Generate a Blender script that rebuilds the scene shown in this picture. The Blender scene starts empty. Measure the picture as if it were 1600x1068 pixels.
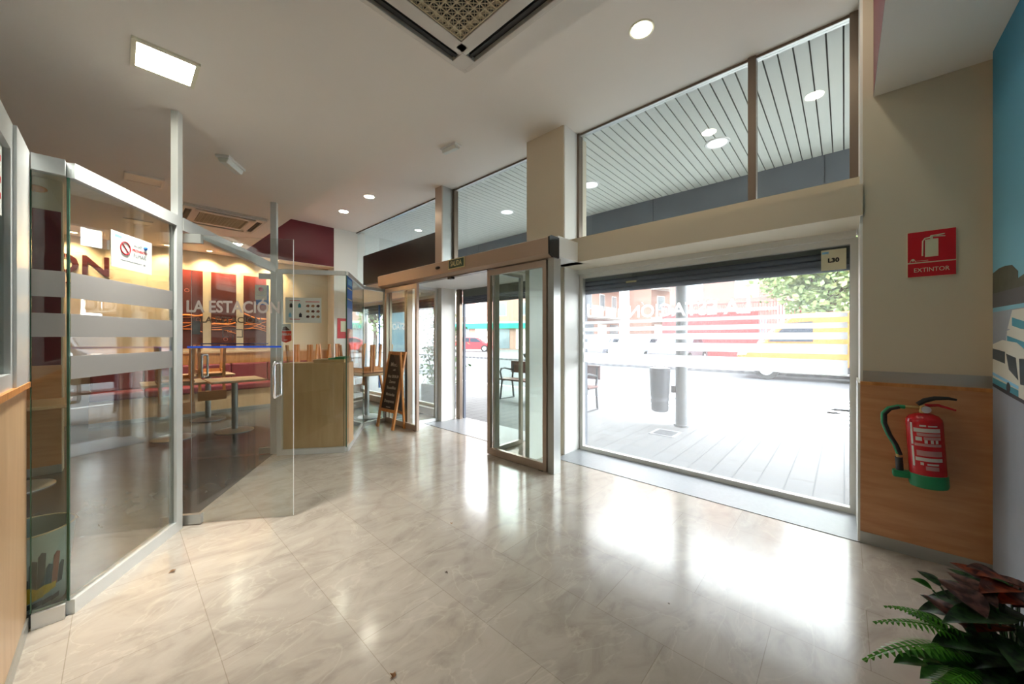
import bpy, bmesh, math, random
from mathutils import Vector, Matrix
random.seed(7)
sc = bpy.context.scene
C = sc.collection
PI = math.pi

# ---------------------------------------------------------------- camera, world, exposure
cam_d = bpy.data.cameras.new('camera'); cam = bpy.data.objects.new('camera', cam_d); C.objects.link(cam)
sc.camera = cam
cam_d.sensor_width = 36.0
cam_d.lens = 36.0*565/1600
cam_d.clip_start = 0.02; cam_d.clip_end = 400
cam_d.shift_y = -(534-527.7)/1600
YAW = math.atan(615/565)
cam.location = (0, 0, 1.34)
cam.rotation_euler = (PI/2, 0, -YAW)
sc.view_settings.view_transform = 'Standard'
sc.view_settings.look = 'None'
sc.view_settings.gamma = 1
sc.view_settings.exposure = 2.32
sc.cycles.max_bounces = 8
sc.cycles.diffuse_bounces = 4
sc.cycles.glossy_bounces = 4
sc.cycles.transparent_max_bounces = 40
sc.cycles.sample_clamp_indirect = 6
sc.cycles.caustics_reflective = False

w = bpy.data.worlds.new('sky'); sc.world = w; w.use_nodes = True
bg = w.node_tree.nodes['Background']
bg.inputs[0].default_value = (0.93, 0.97, 1.0, 1)
bg.inputs[1].default_value = 2.5

sun_d = bpy.data.lights.new('sun', 'SUN'); sun = bpy.data.objects.new('sun', sun_d); C.objects.link(sun)
sun_d.energy = 0.4; sun_d.angle = math.radians(25); sun_d.color = (1, .97, .92)
sun.rotation_euler = (math.radians(20), math.radians(35), 0)

# ---------------------------------------------------------------- materials
def newmat(name):
    m = bpy.data.materials.new(name); m.use_nodes = True
    return m, m.node_tree.nodes, m.node_tree.links, m.node_tree.nodes['Principled BSDF']
def mat(name, col, rough=.5, metal=0, spec=.5, noise=0, nscale=20, emit=None, estr=0, bump=0, stretch=None):
    m, n, l, b = newmat(name)
    b.inputs['Base Color'].default_value = (*col, 1)
    b.inputs['Roughness'].default_value = rough
    b.inputs['Metallic'].default_value = metal
    b.inputs['Specular IOR Level'].default_value = spec
    if emit:
        b.inputs['Emission Color'].default_value = (*emit, 1); b.inputs['Emission Strength'].default_value = estr
    if noise or bump:
        tc = n.new('ShaderNodeTexCoord'); mp = n.new('ShaderNodeMapping'); l.new(tc.outputs['Object'], mp.inputs[0])
        if stretch: mp.inputs['Scale'].default_value = stretch
        nz = n.new('ShaderNodeTexNoise'); nz.inputs['Scale'].default_value = nscale; nz.inputs['Detail'].default_value = 5
        l.new(mp.outputs[0], nz.inputs['Vector'])
        if noise:
            mx = n.new('ShaderNodeMixRGB'); mx.inputs[1].default_value = tuple(max(0, c*(1-noise)) for c in col)+(1,)
            mx.inputs[2].default_value = tuple(min(1, c*(1+noise)) for c in col)+(1,)
            l.new(nz.outputs['Fac'], mx.inputs[0]); l.new(mx.outputs[0], b.inputs['Base Color'])
        if bump:
            bp = n.new('ShaderNodeBump'); bp.inputs['Strength'].default_value = bump; bp.inputs['Distance'].default_value = .01
            l.new(nz.outputs['Fac'], bp.inputs['Height']); l.new(bp.outputs[0], b.inputs['Normal'])
    return m
def glassmat(name, tint=(.95, .98, .965), f0=.04, dirt_haze=0.0):
    m = bpy.data.materials.new(name); m.use_nodes = True; n = m.node_tree.nodes; l = m.node_tree.links; n.clear()
    out = n.new('ShaderNodeOutputMaterial'); tr = n.new('ShaderNodeBsdfTransparent'); gl = n.new('ShaderNodeBsdfGlossy')
    tr.inputs[0].default_value = (*tint, 1); gl.inputs['Roughness'].default_value = 0.0
    lw = n.new('ShaderNodeLayerWeight'); lw.inputs[0].default_value = .5
    pw = n.new('ShaderNodeMath'); pw.operation = 'POWER'; pw.inputs[1].default_value = 5; l.new(lw.outputs['Facing'], pw.inputs[0])
    ma = n.new('ShaderNodeMath'); ma.operation = 'MULTIPLY_ADD'; ma.inputs[1].default_value = 1-f0; ma.inputs[2].default_value = f0
    l.new(pw.outputs[0], ma.inputs[0])
    mx = n.new('ShaderNodeMixShader'); l.new(ma.outputs[0], mx.inputs[0]); l.new(tr.outputs[0], mx.inputs[1]); l.new(gl.outputs[0], mx.inputs[2])
    if dirt_haze:  # translucent veil: dirty glass plus a painted overexposure haze
        df = n.new('ShaderNodeBsdfTranslucent'); df.inputs[0].default_value = (.95, .97, 1, 1)
        m2 = n.new('ShaderNodeMixShader'); m2.inputs[0].default_value = dirt_haze
        l.new(mx.outputs[0], m2.inputs[1]); l.new(df.outputs[0], m2.inputs[2]); l.new(m2.outputs[0], out.inputs[0])
    else: l.new(mx.outputs[0], out.inputs[0])
    return m
def frostmat(name, col=(.8, .8, .79), trans=.12, tl_=.5):
    m = bpy.data.materials.new(name); m.use_nodes = True; n = m.node_tree.nodes; l = m.node_tree.links; n.clear()
    out = n.new('ShaderNodeOutputMaterial'); tr = n.new('ShaderNodeBsdfTransparent')
    df = n.new('ShaderNodeBsdfDiffuse'); df.inputs[0].default_value = (*col, 1)
    tl = n.new('ShaderNodeBsdfTranslucent'); tl.inputs[0].default_value = (*col, 1)
    a = n.new('ShaderNodeMixShader'); a.inputs[0].default_value = tl_; l.new(df.outputs[0], a.inputs[1]); l.new(tl.outputs[0], a.inputs[2])
    b = n.new('ShaderNodeMixShader'); b.inputs[0].default_value = trans; l.new(a.outputs[0], b.inputs[1]); l.new(tr.outputs[0], b.inputs[2])
    l.new(b.outputs[0], out.inputs[0])
    return m
def woodmat(name, c1, c2, rough=.35, scale=3, stretch=(1, 1, 12)):
    m, n, l, b = newmat(name)
    tc = n.new('ShaderNodeTexCoord'); mp = n.new('ShaderNodeMapping'); mp.inputs['Scale'].default_value = stretch
    nz = n.new('ShaderNodeTexNoise'); nz.inputs['Scale'].default_value = scale; nz.inputs['Detail'].default_value = 6; nz.inputs['Distortion'].default_value = .4
    cr = n.new('ShaderNodeValToRGB'); cr.color_ramp.elements[0].position = .3; cr.color_ramp.elements[1].position = .7
    cr.color_ramp.elements[0].color = (*c1, 1); cr.color_ramp.elements[1].color = (*c2, 1)
    l.new(tc.outputs['Object'], mp.inputs[0]); l.new(mp.outputs[0], nz.inputs['Vector']); l.new(nz.outputs['Fac'], cr.inputs[0])
    l.new(cr.outputs[0], b.inputs['Base Color']); b.inputs['Roughness'].default_value = rough
    return m
def marble():
    m, n, l, b = newmat('marble')
    tc = n.new('ShaderNodeTexCoord'); mp = n.new('ShaderNodeMapping')
    mp.inputs['Rotation'].default_value = (0, 0, PI/2); mp.inputs['Location'].default_value = (1.90, 0.15, 0)
    l.new(tc.outputs['Object'], mp.inputs[0])
    def tiles(c1, c2, cm, ms):
        br = n.new('ShaderNodeTexBrick'); br.offset = .5; br.inputs['Scale'].default_value = 1
        br.inputs['Brick Width'].default_value = .66; br.inputs['Row Height'].default_value = .44
        br.inputs['Mortar Size'].default_value = ms; br.inputs['Mortar Smooth'].default_value = .1
        br.inputs['Color1'].default_value = c1; br.inputs['Color2'].default_value = c2; br.inputs['Mortar'].default_value = cm
        l.new(mp.outputs[0], br.inputs['Vector']); return br
    br = tiles((.94, .94, .94, 1), (1.02, 1.015, 1.0, 1), (.72, .70, .66, 1), .0016)
    n1 = n.new('ShaderNodeTexNoise'); n1.inputs['Scale'].default_value = 3.4; n1.inputs['Detail'].default_value = 9; n1.inputs['Roughness'].default_value = .62; n1.inputs['Distortion'].default_value = 1.2
    m2 = n.new('ShaderNodeMapping'); m2.inputs['Rotation'].default_value = (0, 0, .5); m2.inputs['Scale'].default_value = (1, 1.7, 1)
    l.new(tc.outputs['Object'], m2.inputs[0]); l.new(m2.outputs[0], n1.inputs['Vector'])
    cr = n.new('ShaderNodeValToRGB'); e = cr.color_ramp.elements
    e[0].position = .30; e[0].color = (.385, .335, .285, 1); e[1].position = .70; e[1].color = (.53, .475, .415, 1)
    x = e.new(.5); x.color = (.485, .43, .37, 1)
    l.new(n1.outputs['Fac'], cr.inputs[0])
    mu = n.new('ShaderNodeMixRGB'); mu.blend_type = 'MULTIPLY'; mu.inputs[0].default_value = 1
    l.new(cr.outputs[0], mu.inputs[1]); l.new(br.outputs['Color'], mu.inputs[2])
    # thin pale veins
    n3 = n.new('ShaderNodeTexNoise'); n3.inputs['Scale'].default_value = 1.5; n3.inputs['Detail'].default_value = 6; n3.inputs['Distortion'].default_value = 1.5
    l.new(m2.outputs[0], n3.inputs['Vector'])
    v = n.new('ShaderNodeValToRGB'); v.color_ramp.interpolation = 'EASE'; ve = v.color_ramp.elements
    ve[0].position = .485; ve[0].color = (0, 0, 0, 1); ve[1].position = .515; ve[1].color = (0, 0, 0, 1); c = ve.new(.5); c.color = (.16, .16, .16, 1)
    l.new(n3.outputs['Fac'], v.inputs[0])
    ad = n.new('ShaderNodeMixRGB'); ad.inputs[2].default_value = (.80, .73, .62, 1); l.new(v.outputs[0], ad.inputs[0]); l.new(mu.outputs[0], ad.inputs[1])
    l.new(ad.outputs[0], b.inputs['Base Color'])
    n2 = n.new('ShaderNodeTexNoise'); n2.inputs['Scale'].default_value = 6; n2.inputs['Detail'].default_value = 5; l.new(m2.outputs[0], n2.inputs['Vector'])
    mr = n.new('ShaderNodeMapRange'); mr.inputs['To Min'].default_value = .12; mr.inputs['To Max'].default_value = .20
    l.new(n2.outputs['Fac'], mr.inputs[0]); l.new(mr.outputs[0], b.inputs['Roughness'])
    b.inputs['Specular IOR Level'].default_value = .75
    return m
def brickmat(name, c1, c2, cm, bw=.25, rh=.07, ms=.01, rough=.8):
    m, n, l, b = newmat(name)
    tc = n.new('ShaderNodeTexCoord'); br = n.new('ShaderNodeTexBrick')
    br.inputs['Scale'].default_value = 1; br.inputs['Brick Width'].default_value = bw; br.inputs['Row Height'].default_value = rh; br.inputs['Mortar Size'].default_value = ms
    for i, c in (('Color1', c1), ('Color2', c2), ('Mortar', cm)): br.inputs[i].default_value = (*c, 1)
    l.new(tc.outputs['Object'], br.inputs['Vector']); l.new(br.outputs[0], b.inputs['Base Color']); b.inputs['Roughness'].default_value = rough
    return m
def picturemat():
    m, n, l, b = newmat('red_artwork_print')
    tc = n.new('ShaderNodeTexCoord'); sp = n.new('ShaderNodeSeparateXYZ'); l.new(tc.outputs['Object'], sp.inputs[0])
    nz = n.new('ShaderNodeTexNoise'); nz.inputs['Scale'].default_value = 1.6; nz.inputs['Detail'].default_value = 3
    l.new(tc.outputs['Object'], nz.inputs['Vector'])
    ma = n.new('ShaderNodeMath'); ma.operation = 'MULTIPLY_ADD'; ma.inputs[1].default_value = .25; l.new(nz.outputs['Fac'], ma.inputs[0]); l.new(sp.outputs['Z'], ma.inputs[2])
    mr = n.new('ShaderNodeMapRange'); mr.inputs['From Min'].default_value = 1.25; mr.inputs['From Max'].default_value = 2.65; l.new(ma.outputs[0], mr.inputs[0])
    cr = n.new('ShaderNodeValToRGB'); e = cr.color_ramp.elements
    e[0].position = 0; e[0].color = (.09, .02, .02, 1); e[1].position = 1; e[1].color = (.75, .03, .03, 1)
    for p, c in ((.30, (.36, .045, .04)), (.42, (.95, .10, .03)), (.46, (.98, .30, .05)), (.50, (.95, .10, .04)), (.65, (.92, .05, .03))):
        x = e.new(p); x.color = (*c, 1)
    l.new(mr.outputs[0], cr.inputs[0]); l.new(cr.outputs[0], b.inputs['Base Color']); b.inputs['Roughness'].default_value = .55; b.inputs['Specular IOR Level'].default_value = .25
    return m
def skymat():
    m, n, l, b = newmat('mural_sky_print')
    tc = n.new('ShaderNodeTexCoord'); sp = n.new('ShaderNodeSeparateXYZ'); l.new(tc.outputs['Object'], sp.inputs[0])
    mr = n.new('ShaderNodeMapRange'); mr.inputs['From Min'].default_value = 1.55; mr.inputs['From Max'].default_value = 2.9; l.new(sp.outputs['Z'], mr.inputs[0])
    cr = n.new('ShaderNodeValToRGB'); e = cr.color_ramp.elements
    e[0].color = (.19, .46, .56, 1); e[1].color = (.03, .24, .40, 1); l.new(mr.outputs[0], cr.inputs[0]); l.new(cr.outputs[0], b.inputs['Base Color'])
    b.inputs['Roughness'].default_value = .6
    return m
def leafmat(name, c1, c2, scale=60, rough=.35):
    m, n, l, b = newmat(name)
    tc = n.new('ShaderNodeTexCoord'); nz = n.new('ShaderNodeTexNoise'); nz.inputs['Scale'].default_value = scale; nz.inputs['Detail'].default_value = 3
    l.new(tc.outputs['Object'], nz.inputs['Vector'])
    cr = n.new('ShaderNodeValToRGB'); cr.color_ramp.elements[0].position = .4; cr.color_ramp.elements[1].position = .62
    cr.color_ramp.elements[0].color = (*c1, 1); cr.color_ramp.elements[1].color = (*c2, 1)
    l.new(nz.outputs['Fac'], cr.inputs[0]); l.new(cr.outputs[0], b.inputs['Base Color']); b.inputs['Roughness'].default_value = rough
    return m
M = dict(
 wall=mat('cream_wall_paint', (.68, .60, .46), .6, noise=.02, nscale=4),
 wallw=mat('white_wall_paint', (.86, .85, .80), .5),
 ceil=mat('ceiling_paint', (.88, .83, .76), .7, noise=.015, nscale=2),
 marble=marble(),
 darkfloor=mat('dark_cafe_floor', (.085, .088, .09), .22, noise=.35, nscale=3, stretch=(3, 1, 1), spec=.6),
 stone=mat('grey_stone', (.36, .38, .41), .32, noise=.12, nscale=30),
 alu=mat('white_aluminium', (.74, .77, .77), .28, .35),
 alug=mat('grey_aluminium', (.52, .53, .51), .3, .7),
 chrome=mat('chrome', (.85, .85, .88), .12, 1),
 bronze=mat('bronze_anodised', (.52, .42, .34), .34, .45),
 bronzed=mat('dark_bronze', (.22, .17, .13), .35, .6),
 hdr=mat('header_bronze', (.48, .36, .27), .38, .35),
 jamb=mat('cream_window_frame', (.74, .73, .68), .4),
 black=mat('black_plastic', (.015, .014, .013), .3),
 darkslot=mat('dark_slot', (.02, .018, .015), .6),
 wood=woodmat('beech_laminate', (.58, .265, .115), (.68, .35, .17), .32, 2, (2, 2, 14)),
 woodl=woodmat('pale_beech_laminate', (.62, .40, .22), (.72, .49, .29), .3, 2, (9, 9, 1)),
 woodo=woodmat('orange_pine', (.52, .2, .05), (.72, .33, .11), .4, 4, (8, 8, 1)),
 wooddk=woodmat('cabinet_beech', (.62, .38, .19), (.72, .47, .25), .4, 2, (8, 8, 1)),
 maroon=mat('maroon_paint', (.15, .010, .018), .45),
 maroond=mat('dark_maroon_letters', (.06, .006, .01), .6, spec=.2),
 maroonc=mat('maroon_upholstery', (.24, .035, .045), .5),
 red=mat('red_enamel', (.55, .012, .02), .22),
 redp=mat('red_sign_plastic', (.62, .01, .02), .35),
 green=mat('green_rubber', (.01, .24, .09), .4),
 rubber=mat('black_rubber', (.015, .016, .016), .45),
 brass=mat('brass', (.6, .42, .18), .3, .9),
 white=mat('white_plastic', (.85, .86, .84), .35),
 cream=mat('sign_cream', (.72, .68, .48), .5),
 paper=mat('paper', (.78, .82, .78), .5),
 lampon=mat('lit_diffuser', (.9, .9, .8), .4, emit=(1, .97, .80), estr=14),
 lampoff=mat('unlit_diffuser', (.85, .77, .68), .4),
 lampring=mat('lamp_trim', (.8, .78, .62), .3),
 down=mat('downlight_lens', (.9, .9, .8), .4, emit=(1, .95, .78), estr=16),
 warm=mat('warm_spot_lens', (.9, .8, .6), .4, emit=(1, .74, .42), estr=6),
 canlamp=mat('canopy_lamp_lens', (.9, .93, .97), .3, emit=(.95, .97, 1), estr=.25),
 glass=glassmat('clear_glass'),
 glassg=glassmat('greenish_glass', (.90, .95, .91), .05),
 glasst=glassmat('dimming_transom_glass', (.88, .91, .90), .04),  # tint put in to dim the bright canopy beyond
 glassw=glassmat('shop_window_glass', (.95, .97, .97), .04, .055),
 glassr=glassmat('reflective_partition_glass', (.93, .96, .94), .17),
 glassm=glassmat('door_glass', (.94, .96, .95), .06),
 glassd=mat('green_glass_edge', (.05, .14, .09), .1),
 frost=frostmat('frosted_film', (.62, .61, .60)),
 frostw=frostmat('white_window_film', (.93, .95, .97), .05, .85),
 letter=frostmat('frosted_lettering', (.42, .38, .35), .25),
 letterw=frostmat('white_film_lettering', (.97, .97, .97), .02, .95),
 blue=mat('blue_film', (.01, .06, .42), .4),
 blue2=mat('blue_print', (.03, .18, .62), .4),
 ltint=mat('pale_blue_print', (.22, .30, .62), .4),
 lblue=mat('light_blue_print', (.25, .6, .85), .4),
 grille=mat('grille_cream_plastic', (.62, .52, .34), .5),
 acwhite=mat('cassette_plastic', (.72, .67, .60), .4),
 dgreen=mat('dark_green_sign', (.01, .05, .03), .4),
 gold=mat('pale_gold_print', (.75, .68, .35), .5),
 board=mat('blackboard', (.035, .026, .02), .5),
 chalk=mat('chalk', (.55, .5, .44), .8),
 galv=mat('table_steel', (.45, .47, .47), .35, .6),
 soffit=mat('canopy_slat_white', (.66, .69, .63), .45),
 slatgap=mat('canopy_gap_dark', (.10, .10, .09), .8),
 conc=mat('fascia_concrete', (.13, .15, .18), .7, noise=.25, nscale=3),
 walk=brickmat('pavement_slabs', (.19, .19, .195), (.17, .17, .175), (.10, .10, .11), .4, .2, .007),
 road=mat('asphalt', (.09, .095, .105), .8, noise=.1, nscale=3),
 paint=mat('road_paint', (.95, .95, .95), .6),
 curb=mat('granite_curb', (.5, .5, .5), .7),
 pole=mat('grey_painted_pole', (.25, .26, .28), .5),
 bin=mat('dark_grey_bin', (.18, .18, .20), .5),
 shut=mat('shutter_grey_green', (.14, .16, .15), .5),
 shut2=mat('shutter_blue_grey', (.13, .15, .20), .5),
 brown=mat('bench_brown_wood', (.16, .07, .06), .5, noise=.2, nscale=12),
 iron=mat('dark_iron', (.07, .07, .08), .45, .4),
 brick=mat('brick_facade', (.40, .25, .20), .9, noise=.12, nscale=4),
 brickp=mat('pale_pink_render', (.27, .155, .135), .9, noise=.05, nscale=2),
 stucco=mat('pale_stucco', (.78, .74, .68), .8),
 redwall=mat('red_wall_paint', (.36, .06, .06), .8),
 redfence=mat('red_fence_paint', (.55, .10, .09), .6),
 winglass=mat('building_window_pane', (.20, .24, .27), .12),
 orange=mat('van_orange', (.52, .20, .05), .35),
 vand=mat('van_window', (.05, .06, .08), .12),
 tyre=mat('tyre', (.03, .03, .03), .8),
 awn=mat('green_awning', (.01, .35, .24), .6),
 leafg=leafmat('tree_leaves', (.17, .28, .10), (.38, .48, .22), 2, .6),
 leafd=leafmat('shrub_leaves', (.05, .13, .03), (.16, .30, .08), 8, .6),
 bark=mat('bark', (.12, .10, .08), .9),
 fern=leafmat('fern_green', (.04, .20, .01), (.09, .34, .02), 30),
 pgreen=leafmat('glossy_dark_green_leaf', (.008, .035, .012), (.05, .14, .04), 45),
 pgreen2=leafmat('mid_green_leaf', (.02, .12, .01), (.05, .24, .02), 30),
 pred=leafmat('orange_red_leaf', (.10, .012, .008), (.45, .09, .03), 30),
 ppurp=leafmat('purple_brown_leaf', (.05, .015, .012), (.22, .09, .07), 45),
 pot=mat('dark_pot', (.05, .04, .04), .5),
 soil=mat('soil', (.04, .03, .02), .9),
 dry=mat('dry_leaf', (.42, .24, .12), .8), dryd=mat('dark_dry_leaf', (.10, .06, .04), .8),
 picture=picturemat(), streak=mat('orange_streak_print', (.95, .30, .05), .3), pinkp=mat('pink_dot_print', (.9, .35, .3), .3),
 msky=skymat(), mtree=mat('mural_tree_print', (.075, .075, .045), .6, noise=.4, nscale=14), mhill=mat('mural_hill_print', (.10, .095, .10), .6),
 masph=mat('mural_asphalt_print', (.30, .33, .38), .55, noise=.08, nscale=12), mbus=mat('mural_bus_white', (.66, .64, .56), .5),
 mwin=mat('mural_bus_glass', (.035, .06, .085), .4), mteal=mat('mural_bus_teal', (.05, .30, .40), .5), mshad=mat('mural_bus_underside', (.03, .03, .04), .6),
 bsky=mat('bin_print_sky', (.38, .46, .45), .4, noise=.15, nscale=8), bbld=mat('bin_print_buildings', (.06, .08, .09), .4), byel=mat('bin_print_yellow', (.62, .42, .03), .4),
 bbrick=mat('bin_print_brick', (.30, .12, .08), .4),
 carred=mat('car_red', (.50, .05, .06), .25), carsil=mat('car_silver', (.5, .52, .55), .3, .3), carblue=mat('car_blue', (.12, .18, .42), .3), cardark=mat('car_dark', (.16, .16, .19), .3),
 seat=mat('dark_seat', (.05, .04, .045), .6),
 sign_or=mat('orange_red_sticker', (.82, .06, .03), .4),
)

# ---------------------------------------------------------------- builders
XF = {}
def tagp(o, label, cat=None, group=None, kind=None):
    if label: o['label'] = label
    if cat: o['category'] = cat
    if group: o['group'] = group
    if kind: o['kind'] = kind
    return o
def thing(name, label, cat, loc=(0, 0, 0), rotz=0, group=None, rotx=0):
    o = bpy.data.objects.new(name, None); C.objects.link(o); o.empty_display_size = .1
    o.location = loc; o.rotation_euler = (rotx, 0, rotz)
    tagp(o, label, cat, group)
    XF[o.name] = Matrix.Translation(loc) @ Matrix.Rotation(rotz, 4, 'Z') @ Matrix.Rotation(rotx, 4, 'X')
    return o
class MB:
    """collects shapes into one mesh. world=True: coordinates are world ones"""
    def __init__(s): s.bm = bmesh.new()
    def box(s, x0, x1, y0, y1, z0, z1, mtx=None):
        r = bmesh.ops.create_cube(s.bm, size=1)
        T = Matrix.Translation(((x0+x1)/2, (y0+y1)/2, (z0+z1)/2)) @ Matrix.Diagonal((abs(x1-x0), abs(y1-y0), abs(z1-z0), 1))
        if mtx: T = mtx @ T
        bmesh.ops.transform(s.bm, matrix=T, verts=r['verts']); return s
    def bar(s, p, q, wd, hd=None, up=(0, 0, 1)):
        p = Vector(p); q = Vector(q); d = q-p; L = d.length; d.normalize()
        u = Vector(up)
        if abs(d.dot(u)) > .98: u = Vector((1, 0, 0))
        x = d.cross(u).normalized(); z = x.cross(d)
        R = Matrix((x, d, z)).transposed().to_4x4(); R.translation = (p+q)/2
        hd = hd or wd
        return s.box(-wd/2, wd/2, -L/2, L/2, -hd/2, hd/2, R)
    def cyl(s, p, q, r, r2=None, seg=20):
        p = Vector(p); q = Vector(q); d = q-p
        g = bmesh.ops.create_cone(s.bm, cap_ends=True, segments=seg, radius1=r, radius2=r if r2 is None else r2, depth=d.length)
        T = Matrix.Translation((p+q)/2) @ d.to_track_quat('Z', 'Y').to_matrix().to_4x4()
        bmesh.ops.transform(s.bm, matrix=T, verts=g['verts']); return s
    def sphere(s, c, r, sc_=(1, 1, 1), u=16, v=10):
        g = bmesh.ops.create_uvsphere(s.bm, u_segments=u, v_segments=v, radius=r)
        bmesh.ops.transform(s.bm, matrix=Matrix.Translation(c) @ Matrix.Diagonal((*sc_, 1)), verts=g['verts']); return s
    def tube(s, pts, r, seg=10, rs=None, cap=True):
        pts = [Vector(p) for p in pts]; rings = []; prev = None
        for i, p in enumerate(pts):
            t = (pts[min(i+1, len(pts)-1)]-pts[max(i-1, 0)]).normalized()
            if prev is None:
                a = Vector((0, 0, 1)) if abs(t.z) < .9 else Vector((1, 0, 0)); nx = t.cross(a).normalized()
            else: nx = (prev - t*prev.dot(t)).normalized()
            prev = nx; ny = t.cross(nx); rr = rs[i] if rs else r
            rings.append([s.bm.verts.new(p + nx*rr*math.cos(2*PI*k/seg) + ny*rr*math.sin(2*PI*k/seg)) for k in range(seg)])
        for a, b in zip(rings, rings[1:]):
            for k in range(seg): s.bm.faces.new((a[k], a[(k+1) % seg], b[(k+1) % seg], b[k]))
        if cap: s.bm.faces.new(rings[0][::-1]); s.bm.faces.new(rings[-1])
        return s
    def lathe(s, prof, c=(0, 0, 0), seg=32, sx=1, sy=1, mtx=None):
        rings = []
        for r, z in prof:
            rr = []
            for k in range(seg):
                v = Vector((c[0]+r*sx*math.cos(2*PI*k/seg), c[1]+r*sy*math.sin(2*PI*k/seg), c[2]+z))
                rr.append(s.bm.verts.new(mtx @ v if mtx else v))
            rings.append(rr)
        for a, b in zip(rings, rings[1:]):
            for k in range(seg): s.bm.faces.new((a[k], a[(k+1) % seg], b[(k+1) % seg], b[k]))
        if prof[0][0] > 1e-4: s.bm.faces.new(rings[0][::-1])
        if prof[-1][0] > 1e-4: s.bm.faces.new(rings[-1])
        return s
    def prism(s, poly, axis, a, b):
        """poly of 2-D points extruded along axis from a to b. axis x:(y,z) y:(x,z) z:(x,y)"""
        def P(p, t): return {'x': (t, p[0], p[1]), 'y': (p[0], t, p[1]), 'z': (p[0], p[1], t)}[axis]
        A = [s.bm.verts.new(P(p, a)) for p in poly]; B = [s.bm.verts.new(P(p, b)) for p in poly]; n = len(poly)
        s.bm.faces.new(A); s.bm.faces.new(B[::-1])
        for i in range(n): s.bm.faces.new((A[i], B[i], B[(i+1) % n], A[(i+1) % n]))
        return s
    def quad(s, *p):
        s.bm.faces.new([s.bm.verts.new(q) for q in p]); return s
    def build(s, name, m, parent=None, label=None, world=True, smooth=False, bevel=0, **kw):
        bmesh.ops.recalc_face_normals(s.bm, faces=s.bm.faces)
        me = bpy.data.meshes.new(name); s.bm.to_mesh(me); s.bm.free()
        if parent and world and parent.name in XF: me.transform(XF[parent.name].inverted())
        me.materials.append(M[m] if isinstance(m, str) else m)
        if smooth:
            me.polygons.foreach_set('use_smooth', [True]*len(me.polygons))
            try: me.set_sharp_from_angle(angle=math.radians(40))
            except Exception: pass
        o = bpy.data.objects.new(name, me); C.objects.link(o)
        if parent:
            o.parent = parent
            if parent.name in XF: XF[o.name] = XF[parent.name]
        if bevel:
            b = o.modifiers.new('bevel', 'BEVEL'); b.width = bevel; b.segments = 2; b.limit_method = 'ANGLE'
        tagp(o, label, **kw)
        return o
def struct(name, mb, m, label=None, **kw): return mb.build(name, m, None, label, kind='structure', **kw)
class Seg:
    """frame of reference along a plan line a->b: s along, d sideways (left of travel)"""
    def __init__(s, a, b):
        s.a = Vector((a[0], a[1], 0)); s.u = Vector((b[0]-a[0], b[1]-a[1], 0)); s.L = s.u.length; s.u.normalize()
        s.n = Vector((-s.u.y, s.u.x, 0))
        s.m = Matrix((s.u, s.n, Vector((0, 0, 1)))).transposed().to_4x4(); s.m.translation = s.a
    def box(s, mb, s0, s1, d0, d1, z0, z1): return mb.box(s0, s1, d0, d1, z0, z1, s.m)
    def P(s, q, d, z): return s.m @ Vector((q, d, z))
def text(body, size, m, mtx, name='lettering', parent=None, ext=.0008, sx=1, align='CENTER', shear=0, label=None, bold=0):
    cu = bpy.data.curves.new('t', 'FONT'); cu.body = body; cu.size = size; cu.extrude = ext; cu.align_x = align; cu.align_y = 'CENTER'; cu.shear = shear; cu.offset = bold
    cu.resolution_u = 3
    ob = bpy.data.objects.new('t', cu); me = bpy.data.meshes.new_from_object(ob)
    bpy.data.objects.remove(ob); bpy.data.curves.remove(cu)
    me.transform(mtx @ Matrix.Diagonal((sx, 1, 1, 1)))
    if parent and parent.name in XF: me.transform(XF[parent.name].inverted())
    me.materials.clear(); me.materials.append(M[m])
    o = bpy.data.objects.new(name, me); C.objects.link(o)
    if parent:
        o.parent = parent
        XF[o.name] = XF.get(parent.name, Matrix.Identity(4))
    if label: o['label'] = label
    return o
def face(o, xdir, up=(0, 0, 1)):
    """matrix whose x runs along xdir and y along up, at o: for writing on a surface"""
    x = Vector(xdir).normalized(); y = Vector(up).normalized(); z = x.cross(y)
    m = Matrix((x, y, z)).transposed().to_4x4(); m.translation = Vector(o); return m
def dup(root, loc, rotz, label=None, rotx=None, group=None):
    r = root.copy(); C.objects.link(r); r.location = loc; r.rotation_euler = (root.rotation_euler[0] if rotx is None else rotx, 0, rotz)
    if label: r['label'] = label
    if group: r['group'] = group
    for ch in list(root.children):
        c = ch.copy(); C.objects.link(c); c.parent = r
        for g in list(ch.children):
            d = g.copy(); C.objects.link(d); d.parent = c
    return r

# ================================================================ ROOM SHELL
LOW, HIGH = 2.91, 3.78
WX = 3.77
mb = MB(); poly = [(-.5, -.85), (3.4, -.85), (3.4, -.08), (3.9, -.08), (3.9, 5.47), (2.917, 5.47), (2.504, 5.366), (1.815, 4.318), (1.222, 4.877), (.294, 3.457), (-.165, 2.763), (-.5, 2.763)]
mb.prism(poly, 'z', -.12, 0); struct('floor', mb, 'marble')
mb = MB(); poly = [(-3.2, 2.763), (-.165, 2.763), (.294, 3.457), (1.222, 4.877), (1.815, 4.318), (2.504, 5.366), (2.917, 5.47), (3.9, 5.47), (3.9, 9), (-3.2, 9)]
mb.prism(poly, 'z', -.12, 0); struct('floor_cafe', mb, 'darkfloor')
mb = MB(); mb.box(-3.2, -.5, -.85, 2.763, -.12, 0); struct('floor_office', mb, 'darkfloor')
mb = MB(); mb.box(-3.2, 1.54, -.85, 9, LOW, LOW+.12); mb.box(1.54, 3.9, -.85, -.14, LOW, LOW+.12); mb.box(1.54, 3.9, 8.36, 9, LOW, LOW+.12)
struct('ceiling_low', mb, 'ceil')
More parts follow.
